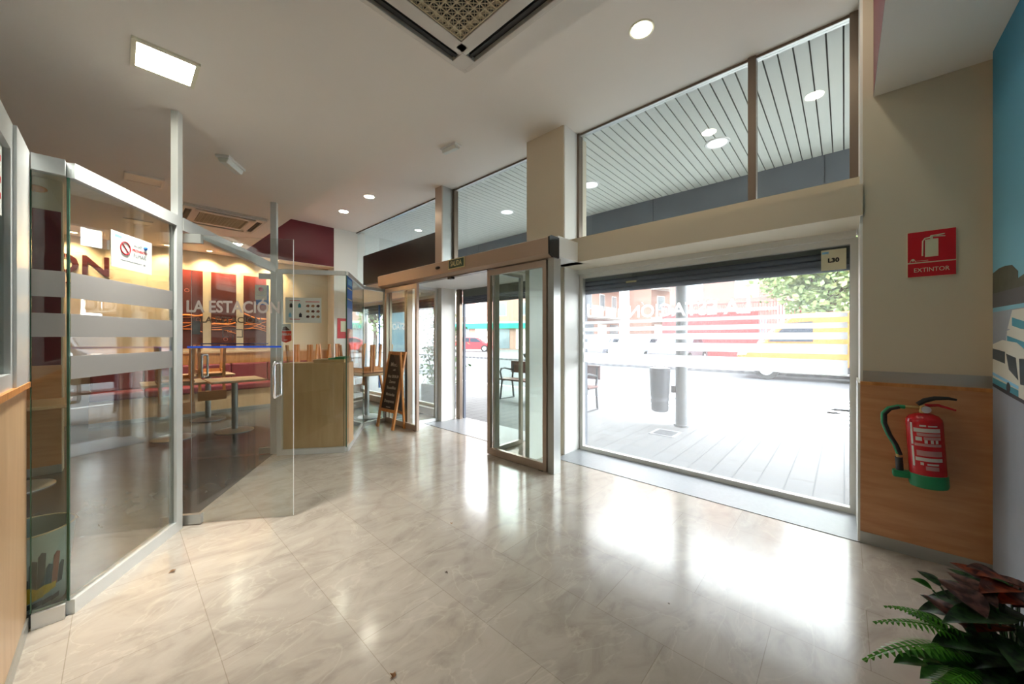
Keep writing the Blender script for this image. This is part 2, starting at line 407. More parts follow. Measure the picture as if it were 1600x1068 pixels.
mb = MB(); mb.box(1.50, 3.80, -.2, 8.5, HIGH, HIGH+.12); struct('ceiling', mb, 'ceil')
mb = MB(); mb.box(1.50, 1.54, -.14, 8.36, LOW+.12, HIGH); struct('wall_ceiling_step', mb, 'ceil')
mb = MB(); mb.box(1.54, 3.40, -.18, -.14, LOW+.12, HIGH); mb.box(1.54, 3.33, -.1405, -.14, LOW, LOW+.12); struct('wall_bulkhead_near', mb, 'maroon')
mb = MB(); mb.box(1.54, 3.24, 8.36, 8.40, LOW+.12, HIGH); mb.box(1.54, 3.24, 8.359, 8.36, LOW+.01, LOW+.12); struct('wall_bulkhead_far', mb, 'maroon')
mb = MB(); mb.box(-3.2, 3.95, 8.7, 8.85, 0, LOW); struct('wall_far', mb, 'wall')
mb = MB(); mb.box(3.24, 3.95, 8.345, 8.7, 0, HIGH); struct('wall_far_pilaster', mb, 'wallw')
mb = MB(); mb.box(-3.35, -3.2, -1, 9, 0, LOW); struct('wall_left_outer', mb, 'wall')
mb = MB(); mb.box(-3.2, 3.9, -.8, -.63, 0, LOW); struct('wall_mural', mb, 'wall')
# extinguisher wall and solid facade to its right
mb = MB(); mb.box(3.33, 3.95, -.8, -.09, 0, HIGH); struct('wall_extinguisher', mb, 'wall')
mb = MB(); mb.box(3.332, 3.95, -.09, -.078, .0, HIGH); struct('trim_1', mb, 'wallw')
# beam over the display window, with its return to the door header
mb = MB(); mb.box(3.31, 3.95, -.09, 2.36, 2.15, 2.355); mb.box(3.45, 3.95, -.09, 2.36, 2.355, 2.45); struct('wall_window_beam', mb, 'wall')
mb = MB(); mb.box(2.95, 3.44, 2.09, 2.92, 2.15, 2.355); struct('wall_beam_return', mb, 'wallw')
mb = MB(); mb.box(3.45, 3.95, 2.37, 2.92, 0, HIGH); struct('wall_column', mb, 'wall')
mb = MB(); mb.box(3.46, 3.765, 2.358, 2.37, 0, HIGH); struct('trim_2', mb, 'wallw')
# vestibule roof and lintel over cafe window
mb = MB(); mb.box(2.95, 4.0, 2.92, 4.94, 2.14, 2.30); mb.box(2.95, 3.70, 4.94, 5.49, 2.14, 2.30); struct('ceiling_vestibule', mb, 'wallw')
mb = MB(); mb.box(3.60, 3.95, 5.49, 8.345, 2.10, 2.46); mb.box(3.70, 3.95, 4.94, 5.49, 2.10, 2.30); mb.box(3.60, 3.95, 2.92, 5.49, 2.30, 2.46); struct('wall_transom_lintel', mb, 'wallw')
mb = MB(); mb.box(3.5, 3.78, 4.75, 4.93, 0, 2.14); struct('wall_vestibule_post', mb, 'wallw')
mb = MB(); mb.box(3.60, 3.95, 8.20, 8.345, 0, 2.10); mb.box(3.66, 3.95, 4.94, 8.2, 0, .12); struct('wall_window_sill', mb, 'wallw')
# pier wall in the cafe
mb = MB(); mb.box(-3.2, -.38, 5.79, 5.95, 0, LOW); struct('wall_pier', mb, 'wall')
mb = MB(); mb.box(-3.19, -.39, 5.783, 5.79, 1.07, 2.60); struct('trim_3', mb, 'maroon')
mb = MB(); mb.box(-3.19, -.385, 5.775, 5.79, .08, 1.07); struct('trim_4', mb, 'wood')
mb = MB(); mb.box(-3.19, -.385, 5.77, 5.79, 0, .08); struct('baseboard_pier', mb, 'alug')
# stone strips
mb = MB(); mb.box(3.29, 3.77, -.078, 2.358, 0, .004); struct('trim_5', mb, 'stone')
mb = MB(); mb.box(3.24, 3.95, 3.06, 4.74, 0, .004); mb.box(3.24, 3.5, 4.74, 4.83, 0, .004); struct('trim_6', mb, 'stone')
# extinguisher-wall wainscot
wp = MB(); wp.box(3.30, 3.33, -.618, -.078, .075, 1.035); struct('trim_7', wp, 'wood', label='beech laminate wall panel')
mb = MB(); mb.box(3.293, 3.33, -.618, -.078, 1.035, 1.055); struct('trim_8', mb, 'woodo')
mb = MB(); mb.box(3.326, 3.33, -.618, -.09, 1.055, 1.125); struct('trim_9', mb, 'alug')
mb = MB(); mb.box(3.296, 3.33, -.618, -.078, 0, .075); struct('baseboard_right', mb, 'alug')
mb = MB(); mb.box(3.30, 3.765, -.078, -.066, 0, 1.045); struct('trim_10', mb, 'jamb')

# ---------------------------------------------------------------- windows of the facade
def window(name, X, y0, y1, z0, z1, fw_, m='jamb', gm='glassw', depth=.06, label=None, sides=None):
    b = MB()
    b.box(X-depth/2, X+depth/2, y0, y1, z0, z0+fw_); b.box(X-depth/2, X+depth/2, y0, y1, z1-fw_, z1)
    b.box(X-depth/2, X+depth/2, y0, y0+fw_, z0+fw_, z1-fw_); b.box(X-depth/2, X+depth/2, y1-fw_, y1, z0+fw_, z1-fw_)
    f = struct(name, b, m, label)
    g = MB(); g.box(X-.004, X+.004, y0+fw_, y1-fw_, z0+fw_, z1-fw_); g.build('glass_pane', gm, f)
    return f
w1 = window('window_1', 3.80, -.078, 2.358, .0, 2.10, .045, 'jamb')
b = MB(); b.box(3.73, 3.77, -.066, 2.358, 2.10, 2.15); b.build('upper_rail', 'jamb', w1)
for (z0, z1) in ((1.504, 1.537), (1.418, 1.462), (1.328, 1.385), (1.212, 1.292), (1.052, 1.168)):
    g = MB(); g.box(3.792, 3.7955, -.02, 2.312, z0, z1); g.build('frosted_band', 'frostw', w1)
text('LA ESTACION', .185, 'letterw', face((3.793, 1.18, 1.62), (0, 1, 0)), 'window_lettering', w1, sx=1.0, bold=.004)
text('´', .185, 'letterw', face((3.793, 1.585, 1.66), (0, 1, 0)), 'window_lettering', w1)
# price-style card on the window
t = thing('unit_card', 'small cream card reading L30 taped inside the top corner of the big display window', 'sign', (3.78, .06, 1.95))
b = MB(); b.box(3.772, 3.776, -.012, .135, 1.87, 2.03); b.build('card', 'cream', t)
b = MB(); b.box(3.7765, 3.779, -.03, .15, 1.86, 2.045); b.build('plastic_sleeve', 'glass', t)
text('L30', .045, 'black', face((3.7712, .062, 1.945), (0, -1, 0)), 'lettering', t, bold=.002)
b = MB(); b.box(3.771, 3.772, .09, .13, 2.0, 2.015); b.build('logo_stripe', 'lblue', t)
# transoms
def transom(name, y0, y1, z0=2.46, z1=HIGH):
    b = MB(); X = 3.77
    b.box(X-.03, X+.03, y0, y1, z1-.022, z1); b.box(X-.03, X+.03, y0, y1, z0, z0+.02)
    f = struct(name, b, 'alug'); g = MB(); g.box(X-.004, X+.004, y0, y1, z0+.02, z1-.022); g.build('glass_pane', 'glasst', f); return f
transom('window_2', -.03, .56); transom('window_3', .62, 2.33); transom('window_4', 2.92, 4.74); transom('window_5', 4.93, 8.345)
for i, (y0, y1) in enumerate(((-.078, -.03), (.56, .62), (2.33, 2.358), (4.70, 4.74))):
    b = MB(); b.box(3.72, 3.80, y0, y1, 2.46, HIGH); struct('trim_%d' % (11+i), b, 'bronzed')
b = MB(); b.box(3.50, 3.52, 4.74, 4.92, 2.31, HIGH); struct('trim_15', b, 'bronze')
b = MB(); b.box(3.52, 3.80, 4.745, 4.915, 2.31, HIGH); struct('trim_16', b, 'alug')
b = MB(); b.box(3.72, 3.80, 4.915, 4.93, 2.46, HIGH); struct('trim_17', b, 'bronzed')
b = MB(); b.box(3.735, 3.765, -.07, 4.74, HIGH-.02, HIGH); b.box(3.735, 3.765, 4.93, 8.345, HIGH-.02, HIGH); struct('trim_18', b, 'bronzed')
# cafe window
w6 = window('window_6', 3.80, 4.97, 8.20, .12, 2.10, .05, 'jamb')
text('LA ESTACION', .17, 'letterw', face((3.793, 6.55, 1.56), (0, 1, 0)), 'window_lettering', w6, bold=.004)
b = MB(); b.box(3.79, 3.81, 7.35, 7.39, .27, 2.05); b.build('mullion', 'blue2', w6, 'blue upright bar')
# shutters
def shutter(y0, y1, z0, z1, label, X=3.88, n=4):
    t = thing('roller_shutter', label, 'shutter', (X, (y0+y1)/2, z0))
    b = MB(); h_ = (z1-z0-.0)/n
    for i in range(n): b.cyl((X, y0, z0+h_*(i+.5)), (X, y1, z0+h_*(i+.5)), h_*.52, seg=10)
    b.build('slats', 'shut2', t, smooth=True)
    b = MB(); b.box(X-.03, X+.1, y0, y1, z1, z1+.12); b.build('shutter_box', 'shut', t)
    b = MB(); b.box(X-.01, X+.03, y0-.03, y0, .0, z1+.12); b.build('side_rail', 'shut2', t); b = MB(); b.box(X-.01, X+.03, y1, y1+.03, 0, z1+.12); b.build('side_rail', 'shut2', t)
    return t
s = shutter(-.03, 2.33, 1.87, 2.02, 'half-raised grey roller shutter along the top of the display window', 3.88, 3)
b = MB(); b.box(3.845, 3.848, 1.68, 1.80, 1.955, 1.975); b.build('label_sticker', 'gold', s, 'small yellow sticker')
shutter(3.06, 4.66, 1.90, 2.02, 'raised roller shutter with bronze slats above the outer doorway', 3.90, 4)
shutter(5.0, 8.17, 1.86, 2.02, 'raised grey roller shutter along the top of the cafe window', 3.88, 3)

# ================================================================ AUTOMATIC ENTRANCE
t = thing('door_header', 'long bronze automatic door header box with black end cap and motion sensor', 'door header', (2.86, 3.78, 2.13))
b = MB(); prof = [(2.80, 2.16), (2.795, 2.31), (2.82, 2.325), (2.95, 2.325), (2.95, 2.13), (2.85, 2.13)]
b.prism(prof, 'y', 2.095, 5.47); b.build('cover', 'hdr', t)
b = MB(); b.prism([(2.795, 2.15), (2.79, 2.315), (2.82, 2.33), (2.95, 2.33), (2.95, 2.125), (2.85, 2.125)], 'y', 2.075, 2.095); b.build('end_cap', 'black', t)
b = MB(); b.box(2.86, 2.94, 3.03, 4.50, 2.12, 2.13); b.build('track', 'bronzed', t)
b = MB(); b.sphere((2.79, 3.87, 2.245), .028, (.7, 1.7, .7)); b.build('motion_sensor', 'black', t, smooth=True)
b = MB(); b.box(2.85, 2.90, 3.66, 3.74, 2.09, 2.12); b.build('safety_sensor', 'black', t)
t = thing('exit_sign', 'dark green exit sign reading SALIDA stuck on the bronze door header', 'sign', (2.79, 3.48, 2.25))
b = MB(); b.box(2.785, 2.792, 3.33, 3.64, 2.19, 2.31); b.build('backing', 'gold', t)
b = MB(); b.box(2.783, 2.785, 3.34, 3.63, 2.20, 2.30); b.build('face', 'dgreen', t)
text('SALIDA', .088, 'gold', face((2.7825, 3.485, 2.25), (0, -1, 0)), 'lettering', t, sx=.74, bold=.001)
def slider(name, y0, y1, label, X=2.90):
    b = MB(); f = .045
    b.box(X-.02, X+.02, y0, y0+f, .008, 2.12); b.box(X-.02, X+.02, y1-f, y1, .008, 2.12)
    b.box(X-.02, X+.02, y0+f, y1-f, .008, .085); b.box(X-.02, X+.02, y0+f, y1-f, 2.055, 2.12)
    o = struct(name, b, 'bronze', label); g = MB(); g.box(X-.004, X+.004, y0+f, y1-f, .085, 2.055); g.build('glass_pane', 'glass', o)
    b = MB(); b.box(X-.018, X+.018, y0+.05, y0+.1, 0, .008); b.build('floor_guide', 'rubber', o)
slider('door_1', 2.185, 3.035, 'open right leaf of the automatic sliding door')
slider('door_2', 4.495, 5.40, 'open left leaf of the automatic sliding door behind the blackboard')
# fixed side screens behind the sliding leaves + vestibule side panes
def screen(name, a, b_, z1=2.12, m='alug', gm='glass', fw_=.04, label=None, z0=0.0, bottom=.05, top=.04, dp=.04):
    S = Seg(a, b_); bb = MB(); L = S.L; d = dp/2
    S.box(bb, 0, fw_, -d, d, z0, z1); S.box(bb, L-fw_, L, -d, d, z0, z1); S.box(bb, fw_, L-fw_, -d, d, z0, z0+bottom); S.box(bb, fw_, L-fw_, -d, d, z1-top, z1)
    o = struct(name, bb, m, label); g = MB(); S.box(g, fw_, L-fw_, -.004, .004, z0+bottom, z1-top); g.build('glass_pane', gm, o); return o, S
screen('window_7', (3.03, 3.045), (3.50, 3.045), 2.14, 'alu')
screen('window_8', (3.03, 4.86), (3.49, 4.86), 2.14, 'alu')
b = MB(); b.box(2.995, 3.03, 3.03, 3.06, 0, 2.13); struct('trim_19', b, 'bronzed')
b = MB(); b.box(2.94, 3.03, 4.84, 4.88, 0, 2.13); struct('trim_20', b, 'bronzed')
screen('window_9', (2.975, 2.17), (2.975, 3.02), 2.13, 'alu', fw_=.03)
screen('window_10', (2.975, 4.89), (2.975, 5.44), 2.13, 'bronze', fw_=.05)
b = MB(); b.box(2.93, 3.02, 5.44, 5.48, 0, 2.13); struct('trim_21', b, 'bronze')
b = MB(); b.box(2.885, 3.0, 2.095, 2.165, 0, 2.13); struct('trim_22', b, 'alug')
b = MB(); b.box(3.0, 3.45, 2.50, 2.56, 0, 2.15); struct('trim_23', b, 'wallw')
b = MB(); b.box(3.80, 3.86, 4.66, 4.75, 0, 2.14); b.box(3.80, 3.86, 2.98, 3.03, 0, 2.14); struct('trim_24', b, 'bronzed')
# ================================================================ GLASS PARTITIONS
# left booth partition (wood below, glass above)
b = MB(); b.box(-.33, -.285, -.6, 2.763, .06, 1.115); struct('wall_left_wainscot', b, 'woodl')
b = MB(); b.box(-.345, -.272, -.6, 2.763, 1.115, 1.14); struct('trim_25', b, 'woodo')
b = MB(); b.box(-.33, -.278, -.6, 2.75, 0, .06); struct('baseboard_left', b, 'alug')
b = MB()
for (y0, y1, z0, z1) in ((-.6, 2.72, 2.08, 2.19), (-.6, 2.44, 1.14, 1.20), (2.40, 2.44, 1.2, 2.08), (.9, .96, 1.2, 2.08)): b.box(-.325, -.285, y0, y1, z0, z1)
wl = struct('window_11', b, 'alu')
b = MB(); b.box(-.309, -.301, -.6, .9, 1.2, 2.08); b.box(-.309, -.301, .96, 2.40, 1.2, 2.08); b.build('glass_pane', 'glassg', wl)
b = MB(); b.box(-.335, -.275, 2.44, 2.763, 1.14, 2.19); struct('trim_26', b, 'alu')
t = thing('notice_sheet', 'white paper notice with red print taped to the ticket booth glass at the left edge', 'notice', (-.29, 2.29, 1.95))
b = MB(); b.box(-.2995, -.2985, 2.225, 2.345, 1.80, 2.06); b.build('sheet', 'paper', t)
for z in (2.0, 1.92, 1.86): 
    b = MB(); b.box(-.2985, -.298, 2.24, 2.33, z, z+.022); b.build('red_print', 'redp', t)
ZP = 2.19
# B
def glazed(name, a, b_, label, gm='glassg', bot=.07, top=.075, fw0=.04, fw1=.04, m='alu', z1=ZP):
    S = Seg(a, b_); bb = MB(); L = S.L
    if fw0 > .02: S.box(bb, 0, fw0, -.022, .022, 0, z1)
    if fw1 > .02: S.box(bb, L-fw1, L, -.022, .022, 0, z1)
    S.box(bb, fw0, L-fw1, -.022, .022, 0, bot); S.box(bb, fw0, L-fw1, -.022, .022, z1-top, z1)
    o = struct(name, bb, m, label); g = MB(); S.box(g, fw0, L-fw1, -.005, .005, bot, z1-top); g.build('glass_pane', gm, o)
    if fw0 < .02: q = MB(); S.box(q, 0, .004, -.0055, .0055, bot, z1-top); q.build('glass_edge', 'glassd', o)
    return o, S
oB, SB = glazed('window_12', (-.275, 2.762), (-.168, 2.760), 'narrow glazed partition panel beside the ticket booth', fw0=.004, fw1=.004)
for z0, z1 in ((1.534, 1.658), (1.345, 1.457)):
    g = MB(); SB.box(g, .004, SB.L-.004, -.0075, -.0055, z0, z1); g.build('frosted_band', 'frost', oB)
oC, SC = glazed('window_13', (-.165, 2.763), (.288, 3.448), 'tall white framed glass partition with three frosted bands', 'glassr', fw0=.006, fw1=.062)
for z0, z1 in ((1.534, 1.658), (1.345, 1.457), (1.14, 1.252)):
    g = MB(); SC.box(g, .006, SC.L-.08, -.0075, -.0055, z0, z1); g.build('frosted_band', 'frost', oC)
# posts to ceiling
b = MB(); S = SC; S.box(b, SC.L-.05, SC.L, -.022, .02, ZP, LOW); struct('trim_27', b, 'alu')
dS = Seg((.294, 3.457), (1.222, 4.877))
b = MB(); dS.box(b, dS.L-.02, dS.L+.04, -.03, .03, 0, LOW); struct('trim_28', b, 'alu')
b = MB(); dS.box(b, 0, dS.L-.02, -.022, .022, 2.10, ZP); struct('trim_29', b, 'alu', label='white lintel over the glass double doors')
# glass double doors
def gdoor(name, a, b_, L, label, txt, hs, side=1, tsize=.12):
    S = Seg(a, b_)
    g = MB(); S.box(g, 0, L, -.005, .005, .01, 2.08); o = struct(name, g, 'glassm', label)
    e = MB(); S.box(e, L-.0005, L+.001, -.005, .005, .01, 2.08); e.build('glass_edge', 'white', o)
    for z0, z1 in ((2.02, 2.085), (.008, .075)):
        p = MB(); S.box(p, -.01, .13, -.016, .016, z0, z1); p.build('patch_fitting', 'alug', o)
    for sg in (-1, 1):
        h = MB(); q = hs; d = .055*sg
        h.tube([S.P(q, .006*sg, 1.15), S.P(q, d*.8, 1.155), S.P(q, d, 1.14), S.P(q, d, 1.03), S.P(q, d, .92), S.P(q, d*.8, .905), S.P(q, .006*sg, .91)], .011, 12)
        h.build('handle', 'chrome', o, smooth=True)
    l = MB(); S.box(l, .04, L-.08, -.0065, -.0052, 1.268, 1.281); l.build('safety_line', 'blue', o)
    return o, S
a1 = Vector((.305, 3.495)); d1 = (Vector((.893, 3.05))-a1).normalized()
o1, S1 = gdoor('door_3', a1, a1+d1, .735, 'near glass door leaf swung open into the hall', 'x', .625)
a2 = Vector((1.207, 4.893)); d2 = (Vector((.546, 5.317))-a2).normalized()
o2, S2 = gdoor('door_4', a2, a2+d2, .785, 'far glass door leaf swung open into the cafe', 'x', .66)
text('LA ESTACIÓN', .118, 'letter', face(S1.P(.34, -.0062, 1.562), S1.u), 'door_lettering', o1, sx=.84, bold=.003)
b = MB()
text('LA ESTACIÓN', .094, 'letter', face(S2.P(.40, .0062, 1.54), -S2.u), 'door_lettering', o2, sx=1.02, bold=.002)
# square logo drawn on the far leaf
l = MB()
c = S2.P(.39, .0062, 1.38)
for (x0, x1, z0, z1) in ((-.1, .1, .05, .06), (-.1, -.09, -.03, .06), (.09, .1, -.03, .06), (-.1, -.04, -.035, -.025), (.04, .1, -.035, -.025), (-.004, .004, -.07, -.01)):
    l.box(x0, x1, -.0005, .0005, z0, z1, Matrix.Translation(c) @ S2.m.to_3x3().to_4x4())
l.build('logo', 'pole', o2, 'dark square logo with an arrow')
# label on free edge
l = MB(); S2.box(l, .70, .775, .0055, .0065, 1.38, 1.53); l.build('label_sticker', 'pole', o2)
# card with red ball
t = thing('certificate_sticker', 'blue and white sticker with a red ball high on the far glass door', 'sticker', tuple(S2.P(.12, .01, 1.84)))
def onS(S, mb, s0, s1, dd, z0, z1, th=.001): S.box(mb, s0, s1, dd, dd+th, z0, z1); return mb
onS(S2, MB(), .03, .16, .0055, 1.72, 1.95).build('backing', 'blue2', t)
onS(S2, MB(), .05, .17, .0066, 1.78, 1.95).build('card', 'cream', t)
mm = MB(); mm.sphere(S2.P(.11, .009, 1.90), .024, (1, 1, 1)); mm.build('red_ball', 'redp', t, smooth=True)
text('CALIDAD', .022, 'pole', face(S2.P(.11, .0085, 1.83), -S2.u), 'lettering', t)
# E, F, G
oE, SE = glazed('window_14', (1.232, 4.775), (1.812, 4.322), 'glazed partition in front of the wooden cabinet', 'glass', bot=.06, top=.05, z1=2.125, fw0=.05, fw1=.004)
oF, SF = glazed('window_15', (1.818, 4.322), (2.500, 5.362), 'glazed partition with a blue poster at its edge', 'glass', bot=.055, top=.045, z1=2.125, fw0=.006, fw1=.006)
oG, SG = glazed('window_16', (2.506, 5.368), (2.925, 5.475), 'short glazed partition next to the sliding door', 'glass', bot=.055, top=.045, z1=2.125, fw0=.006, fw1=.03)

# no smoking sign on C
t = thing('no_smoking_sign', 'pale sign with a red no smoking circle on the tall glass partition', 'sign', tuple(SC.P(.42, -.012, 1.84)))
SC.box(MB(), .237, .545, -.0085, -.0065, 1.735, 1.935).build('sheet', 'paper', t) if False else None
b = MB(); SC.box(b, .237, .545, -.0085, -.0065, 1.735, 1.935); b.build('sheet', 'paper', t)
rg = MB(); cc = SC.P(.335, -.0092, 1.855)
rg.tube([cc + SC.u*(.035*math.cos(k*PI/12)) + Vector((0, 0, .035*math.sin(k*PI/12))) for k in range(25)], .0035, 6)
rg.tube([cc - SC.u*.025 + Vector((0, 0, .025)), cc + SC.u*.025 - Vector((0, 0, .025))], .003, 6); rg.build('prohibition_ring', 'redp', t)
text('AVISO', .022, 'pole', face(SC.P(.43, -.0088, 1.885), SC.u), 'lettering', t)
text('PROHIBIDO', .022, 'redp', face(SC.P(.445, -.0088, 1.857), SC.u), 'lettering', t)
text('FUMAR', .034, 'pole', face(SC.P(.445, -.0088, 1.828), SC.u), 'lettering', t, sx=.9)
b = MB(); SC.box(b, .30, .46, -.009, -.0086, 1.782, 1.786); SC.box(b, .475, .49, -.009, -.0086, 1.778, 1.788); b.build('small_print', 'pole', t)
b = MB(); SC.box(b, .262, .31, -.009, -.0086, 1.905, 1.918); b.build('blue_logo', 'lblue', t)
b = MB(); b.sphere(SC.P(.487, -.0092, 1.888), .012, (1, 1, 1), 10, 6); b.build('blue_badge', 'blue2', t)
# hygiene poster pair on E
t = thing('hygiene_posters', 'sheet of hand washing instructions in rows of small pictures on the cabinet glass', 'poster', tuple(SE.P(.25, -.012, 1.65)))
b = MB(); SE.box(b, .085, .47, -.0075, -.0055, 1.515, 1.805); b.build('sheet', 'paper', t)
for (sa, sb, za) in ((.13, .24, 1.765), (.30, .45, 1.755), (.13, .24, 1.553)):
    pr = MB(); SE.box(pr, sa, sb, -.0085, -.0076, za, za+.007); pr.build('red_heading', 'redp', t)
for i in range(3):
    for j in range(3):
        q = MB(); s0 = .305+.055*j; z0 = 1.70-.062*i
        q.prism([(s0, z0), (s0+.028, z0-.006), (s0+.04, z0+.012), (s0+.025, z0+.026), (s0+.004, z0+.02)], 'y', 0, .001)
        bmesh.ops.transform(q.bm, matrix=Matrix.Translation(SE.n*-.0085) @ SE.m, verts=q.bm.verts)
        q.build('picture', ('bbrick', 'dry', 'ppurp')[(i+j) % 3], t)
for s0, z0, mm_ in ((.13, 1.70, 'mshad'), (.22, 1.70, 'mteal'), (.12, 1.59, 'lblue'), (.23, 1.59, 'mshad')):
    q = MB(); SE.box(q, s0, s0+.03, -.0085, -.0076, z0-.01, z0+.028); SE.box(q, s0+.008, s0+.022, -.0085, -.0076, z0+.028, z0+.04); q.build('picture', mm_, t)
# HYGUN sticker
t = thing('inspection_sticker', 'red shield sticker below the hygiene sheet, with a red insect picture above it', 'sticker', tuple(SE.P(.1, -.012, 1.4)))
b = MB(); SE.box(b, .045, .145, -.0075, -.0055, 1.40, 1.50); b.build('backing', 'paper', t)
pp = MB(); pp.prism([(.03, 1.31), (.03, 1.42), (.15, 1.42), (.15, 1.31), (.09, 1.285)], 'y', 0, .0015)
bmesh.ops.transform(pp.bm, matrix=Matrix.Translation(SE.n*-.0095) @ SE.m, verts=pp.bm.verts); pp.build('shield', 'sign_or', t)
text('HYGUN', .032, 'paper', face(SE.P(.09, -.0105, 1.38), SE.u), 'lettering', t, bold=.0005)
text('***', .03, 'paper', face(SE.P(.09, -.0105, 1.31), SE.u), 'lettering', t)
pp = MB(); pp.prism([(.055, 1.425), (.06, 1.46), (.09, 1.475), (.135, 1.43)], 'y', 0, .0012)
bmesh.ops.transform(pp.bm, matrix=Matrix.Translation(SE.n*-.0088) @ SE.m, verts=pp.bm.verts); pp.build('insect_picture', 'ppurp', t)
# blue poster on F
t = thing('blue_poster', 'tall blue printed poster on the glass edge above the cabinet', 'poster', tuple(SF.P(.1, -.012, 1.8)))
b = MB(); SF.box(b, .012, .34, -.0075, -.0055, 1.70, 2.075); b.build('upper_print', 'blue2', t)
b = MB(); SF.box(b, .012, .34, -.0075, -.0055, 1.45, 1.70); b.build('lower_print', 'ltint', t)
for z in (1.93, 1.80):
    q = MB(); SF.box(q, .03, .30, -.0085, -.0076, z, z+.012); q.build('printed_line', 'gold', t)
q = MB(); SF.box(q, .06, .30, -.0085, -.0076, 1.98, 2.05); q.build('printed_picture', 'lblue', t)
# small extintor sign in the cafe seen past the cabinet
t = thing('extinguisher_notice', 'small red fire extinguisher sign on the white pilaster at the far end', 'sign', (3.3, 8.33, 1.55))
b = MB(); b.box(3.31, 3.62, 8.335, 8.344, 1.33, 1.78); b.build('plate', 'redp', t)
b = MB(); b.box(3.38, 3.52, 8.331, 8.335, 1.48, 1.72); b.build('pictogram', 'cream', t)

# ================================================================ CABINET
t = thing('cabinet', 'beech laminate cabinet behind the glass partition with upturned chairs beyond it', 'cabinet', tuple(SE.P(.4, .2, 0)))
b = MB(); SE.box(b, .02, .70, .03, .34, .0, 1.02); b.build('body', 'wooddk', t)
b = MB(); SE.box(b, .015, .705, .025, .345, 1.02, 1.045); b.build('top', 'wooddk', t)
b = MB(); SE.box(b, .705, .735, .03, .34, 0, 1.045); b.build('end_panel', 'woodl', t, 'pale end panel')
b = MB(); SE.box(b, .36, .70, .06, .34, 1.046, 1.085); b.build('raised_tray', 'wooddk', t)
t = thing('green_folder', 'dark green folders lying on the raised end of the cabinet', 'folder', tuple(SE.P(.6, .15, 1.086)))
b = MB(); SE.box(b, .52, .70, .06, .28, 1.086, 1.10); b.build('lower_cover', 'green', t)
b = MB(); SE.box(b, .60, .71, .05, .26, 1.10, 1.115); b.build('upper_cover', 'green', t)

# ================================================================ CEILING FITTINGS
def cassette(cx, cy, label):
    z = LOW; t = thing('air_conditioner_cassette', label, 'air conditioner', (cx, cy, z), group=None)
    h_ = .44
    b = MB()
    def rr(hs, r, n=5):
        pts = []
        for k, (sx, sy) in enumerate(((1, 1), (-1, 1), (-1, -1), (1, -1))):
            for i in range(n+1):
                a = (k*90 + 90*i/n)*PI/180; pts.append((cx+sx*(hs-r)+r*math.cos(a), cy+sy*(hs-r)+r*math.sin(a)))
        return pts
    o = rr(h_, .04); o2_ = rr(h_-.03, .03); inn = [(cx+sx*.245, cy+sy*.245) for sx, sy in ((1, 1), (-1, 1), (-1, -1), (1, -1))]
    # body plate with slots left open: build ring of boxes
    b.prism(o, 'z', z-.008, z-.0005)
    for (x0, x1, y0, y1) in ((-.41, .41, .385, .41), (-.41, .41, -.41, -.385), (.385, .41, -.385, .385), (-.41, -.385, -.385, .385),
                             (-.30, .30, .25, .325), (-.30, .30, -.325, -.25), (.25, .325, -.30, .30), (-.325, -.25, -.30, .30)):
        b.box(cx+x0, cx+x1, cy+y0, cy+y1, z-.035, z-.008)
    for sx in (1, -1):
        for sy in (1, -1): b.box(cx+sx*.30, cx+sx*.388, cy+sy*.30, cy+sy*.388, z-.035, z-.008)
    b.build('panel', 'acwhite', t, bevel=.003)
    for (x0, x1, y0, y1) in ((-.30, .30, .325, .385), (-.30, .30, -.385, -.325), (.325, .385, -.30, .30), (-.385, -.325, -.30, .30)):
        f = MB(); f.box(cx+x0, cx+x1, cy+y0, cy+y1, z-.012, z-.009); fl = f.build('air_slot', 'darkslot', t)
        v = MB()
        if x1-x0 > .3: v.box(cx+x0, cx+x1, cy+(y0+y1)/2-.012, cy+(y0+y1)/2+.006, z-.028, z-.022)
        else: v.box(cx+(x0+x1)/2-.012, cx+(x0+x1)/2+.006, cy+y0, cy+y1, z-.028, z-.022)
        v.build('louvre', 'darkslot', fl)
    f = MB(); f.box(cx-.25, cx+.25, cy-.25, cy+.25, z-.012, z-.009); f.build('filter', 'darkslot', t)
    g = MB(); n = 13
    for i in range(n+1):
        q = -.24+.48*i/n
        g.box(cx+q-.0025, cx+q+.0025, cy-.24, cy+.24, z-.035, z-.030); g.box(cx-.24, cx+.24, cy+q-.0025, cy+q+.0025, z-.035, z-.030)
    for i in range(-n+1, n):
        q = .48*i/n
        a0, a1_ = max(-.24, -.24+q), min(.24, .24+q)
        g.bar((cx+a0, cy+a0-q, z-.034), (cx+a1_, cy+a1_-q, z-.034), .003)
        g.bar((cx+a0, cy-a0+q, z-.034), (cx+a1_, cy-a1_+q, z-.034), .003)
    # solid corner cushions along the rim
    for i in range(n):
        q = -.24+.48*(i+.5)/n
        for (x, y) in ((q, .222), (q, -.222), (.222, q), (-.222, q)):
            g.lathe([(.024, 0), (.0, -.012)], (cx+x, cy+y, z-.02), 4)
    g.build('grille', 'grille', t)
cassette(.955, 1.215, 'large ceiling air conditioner cassette with square grille, nearest the camera')
cassette(.92, 6.04, 'ceiling air conditioner cassette over the cafe tables, seen past the glass doors')
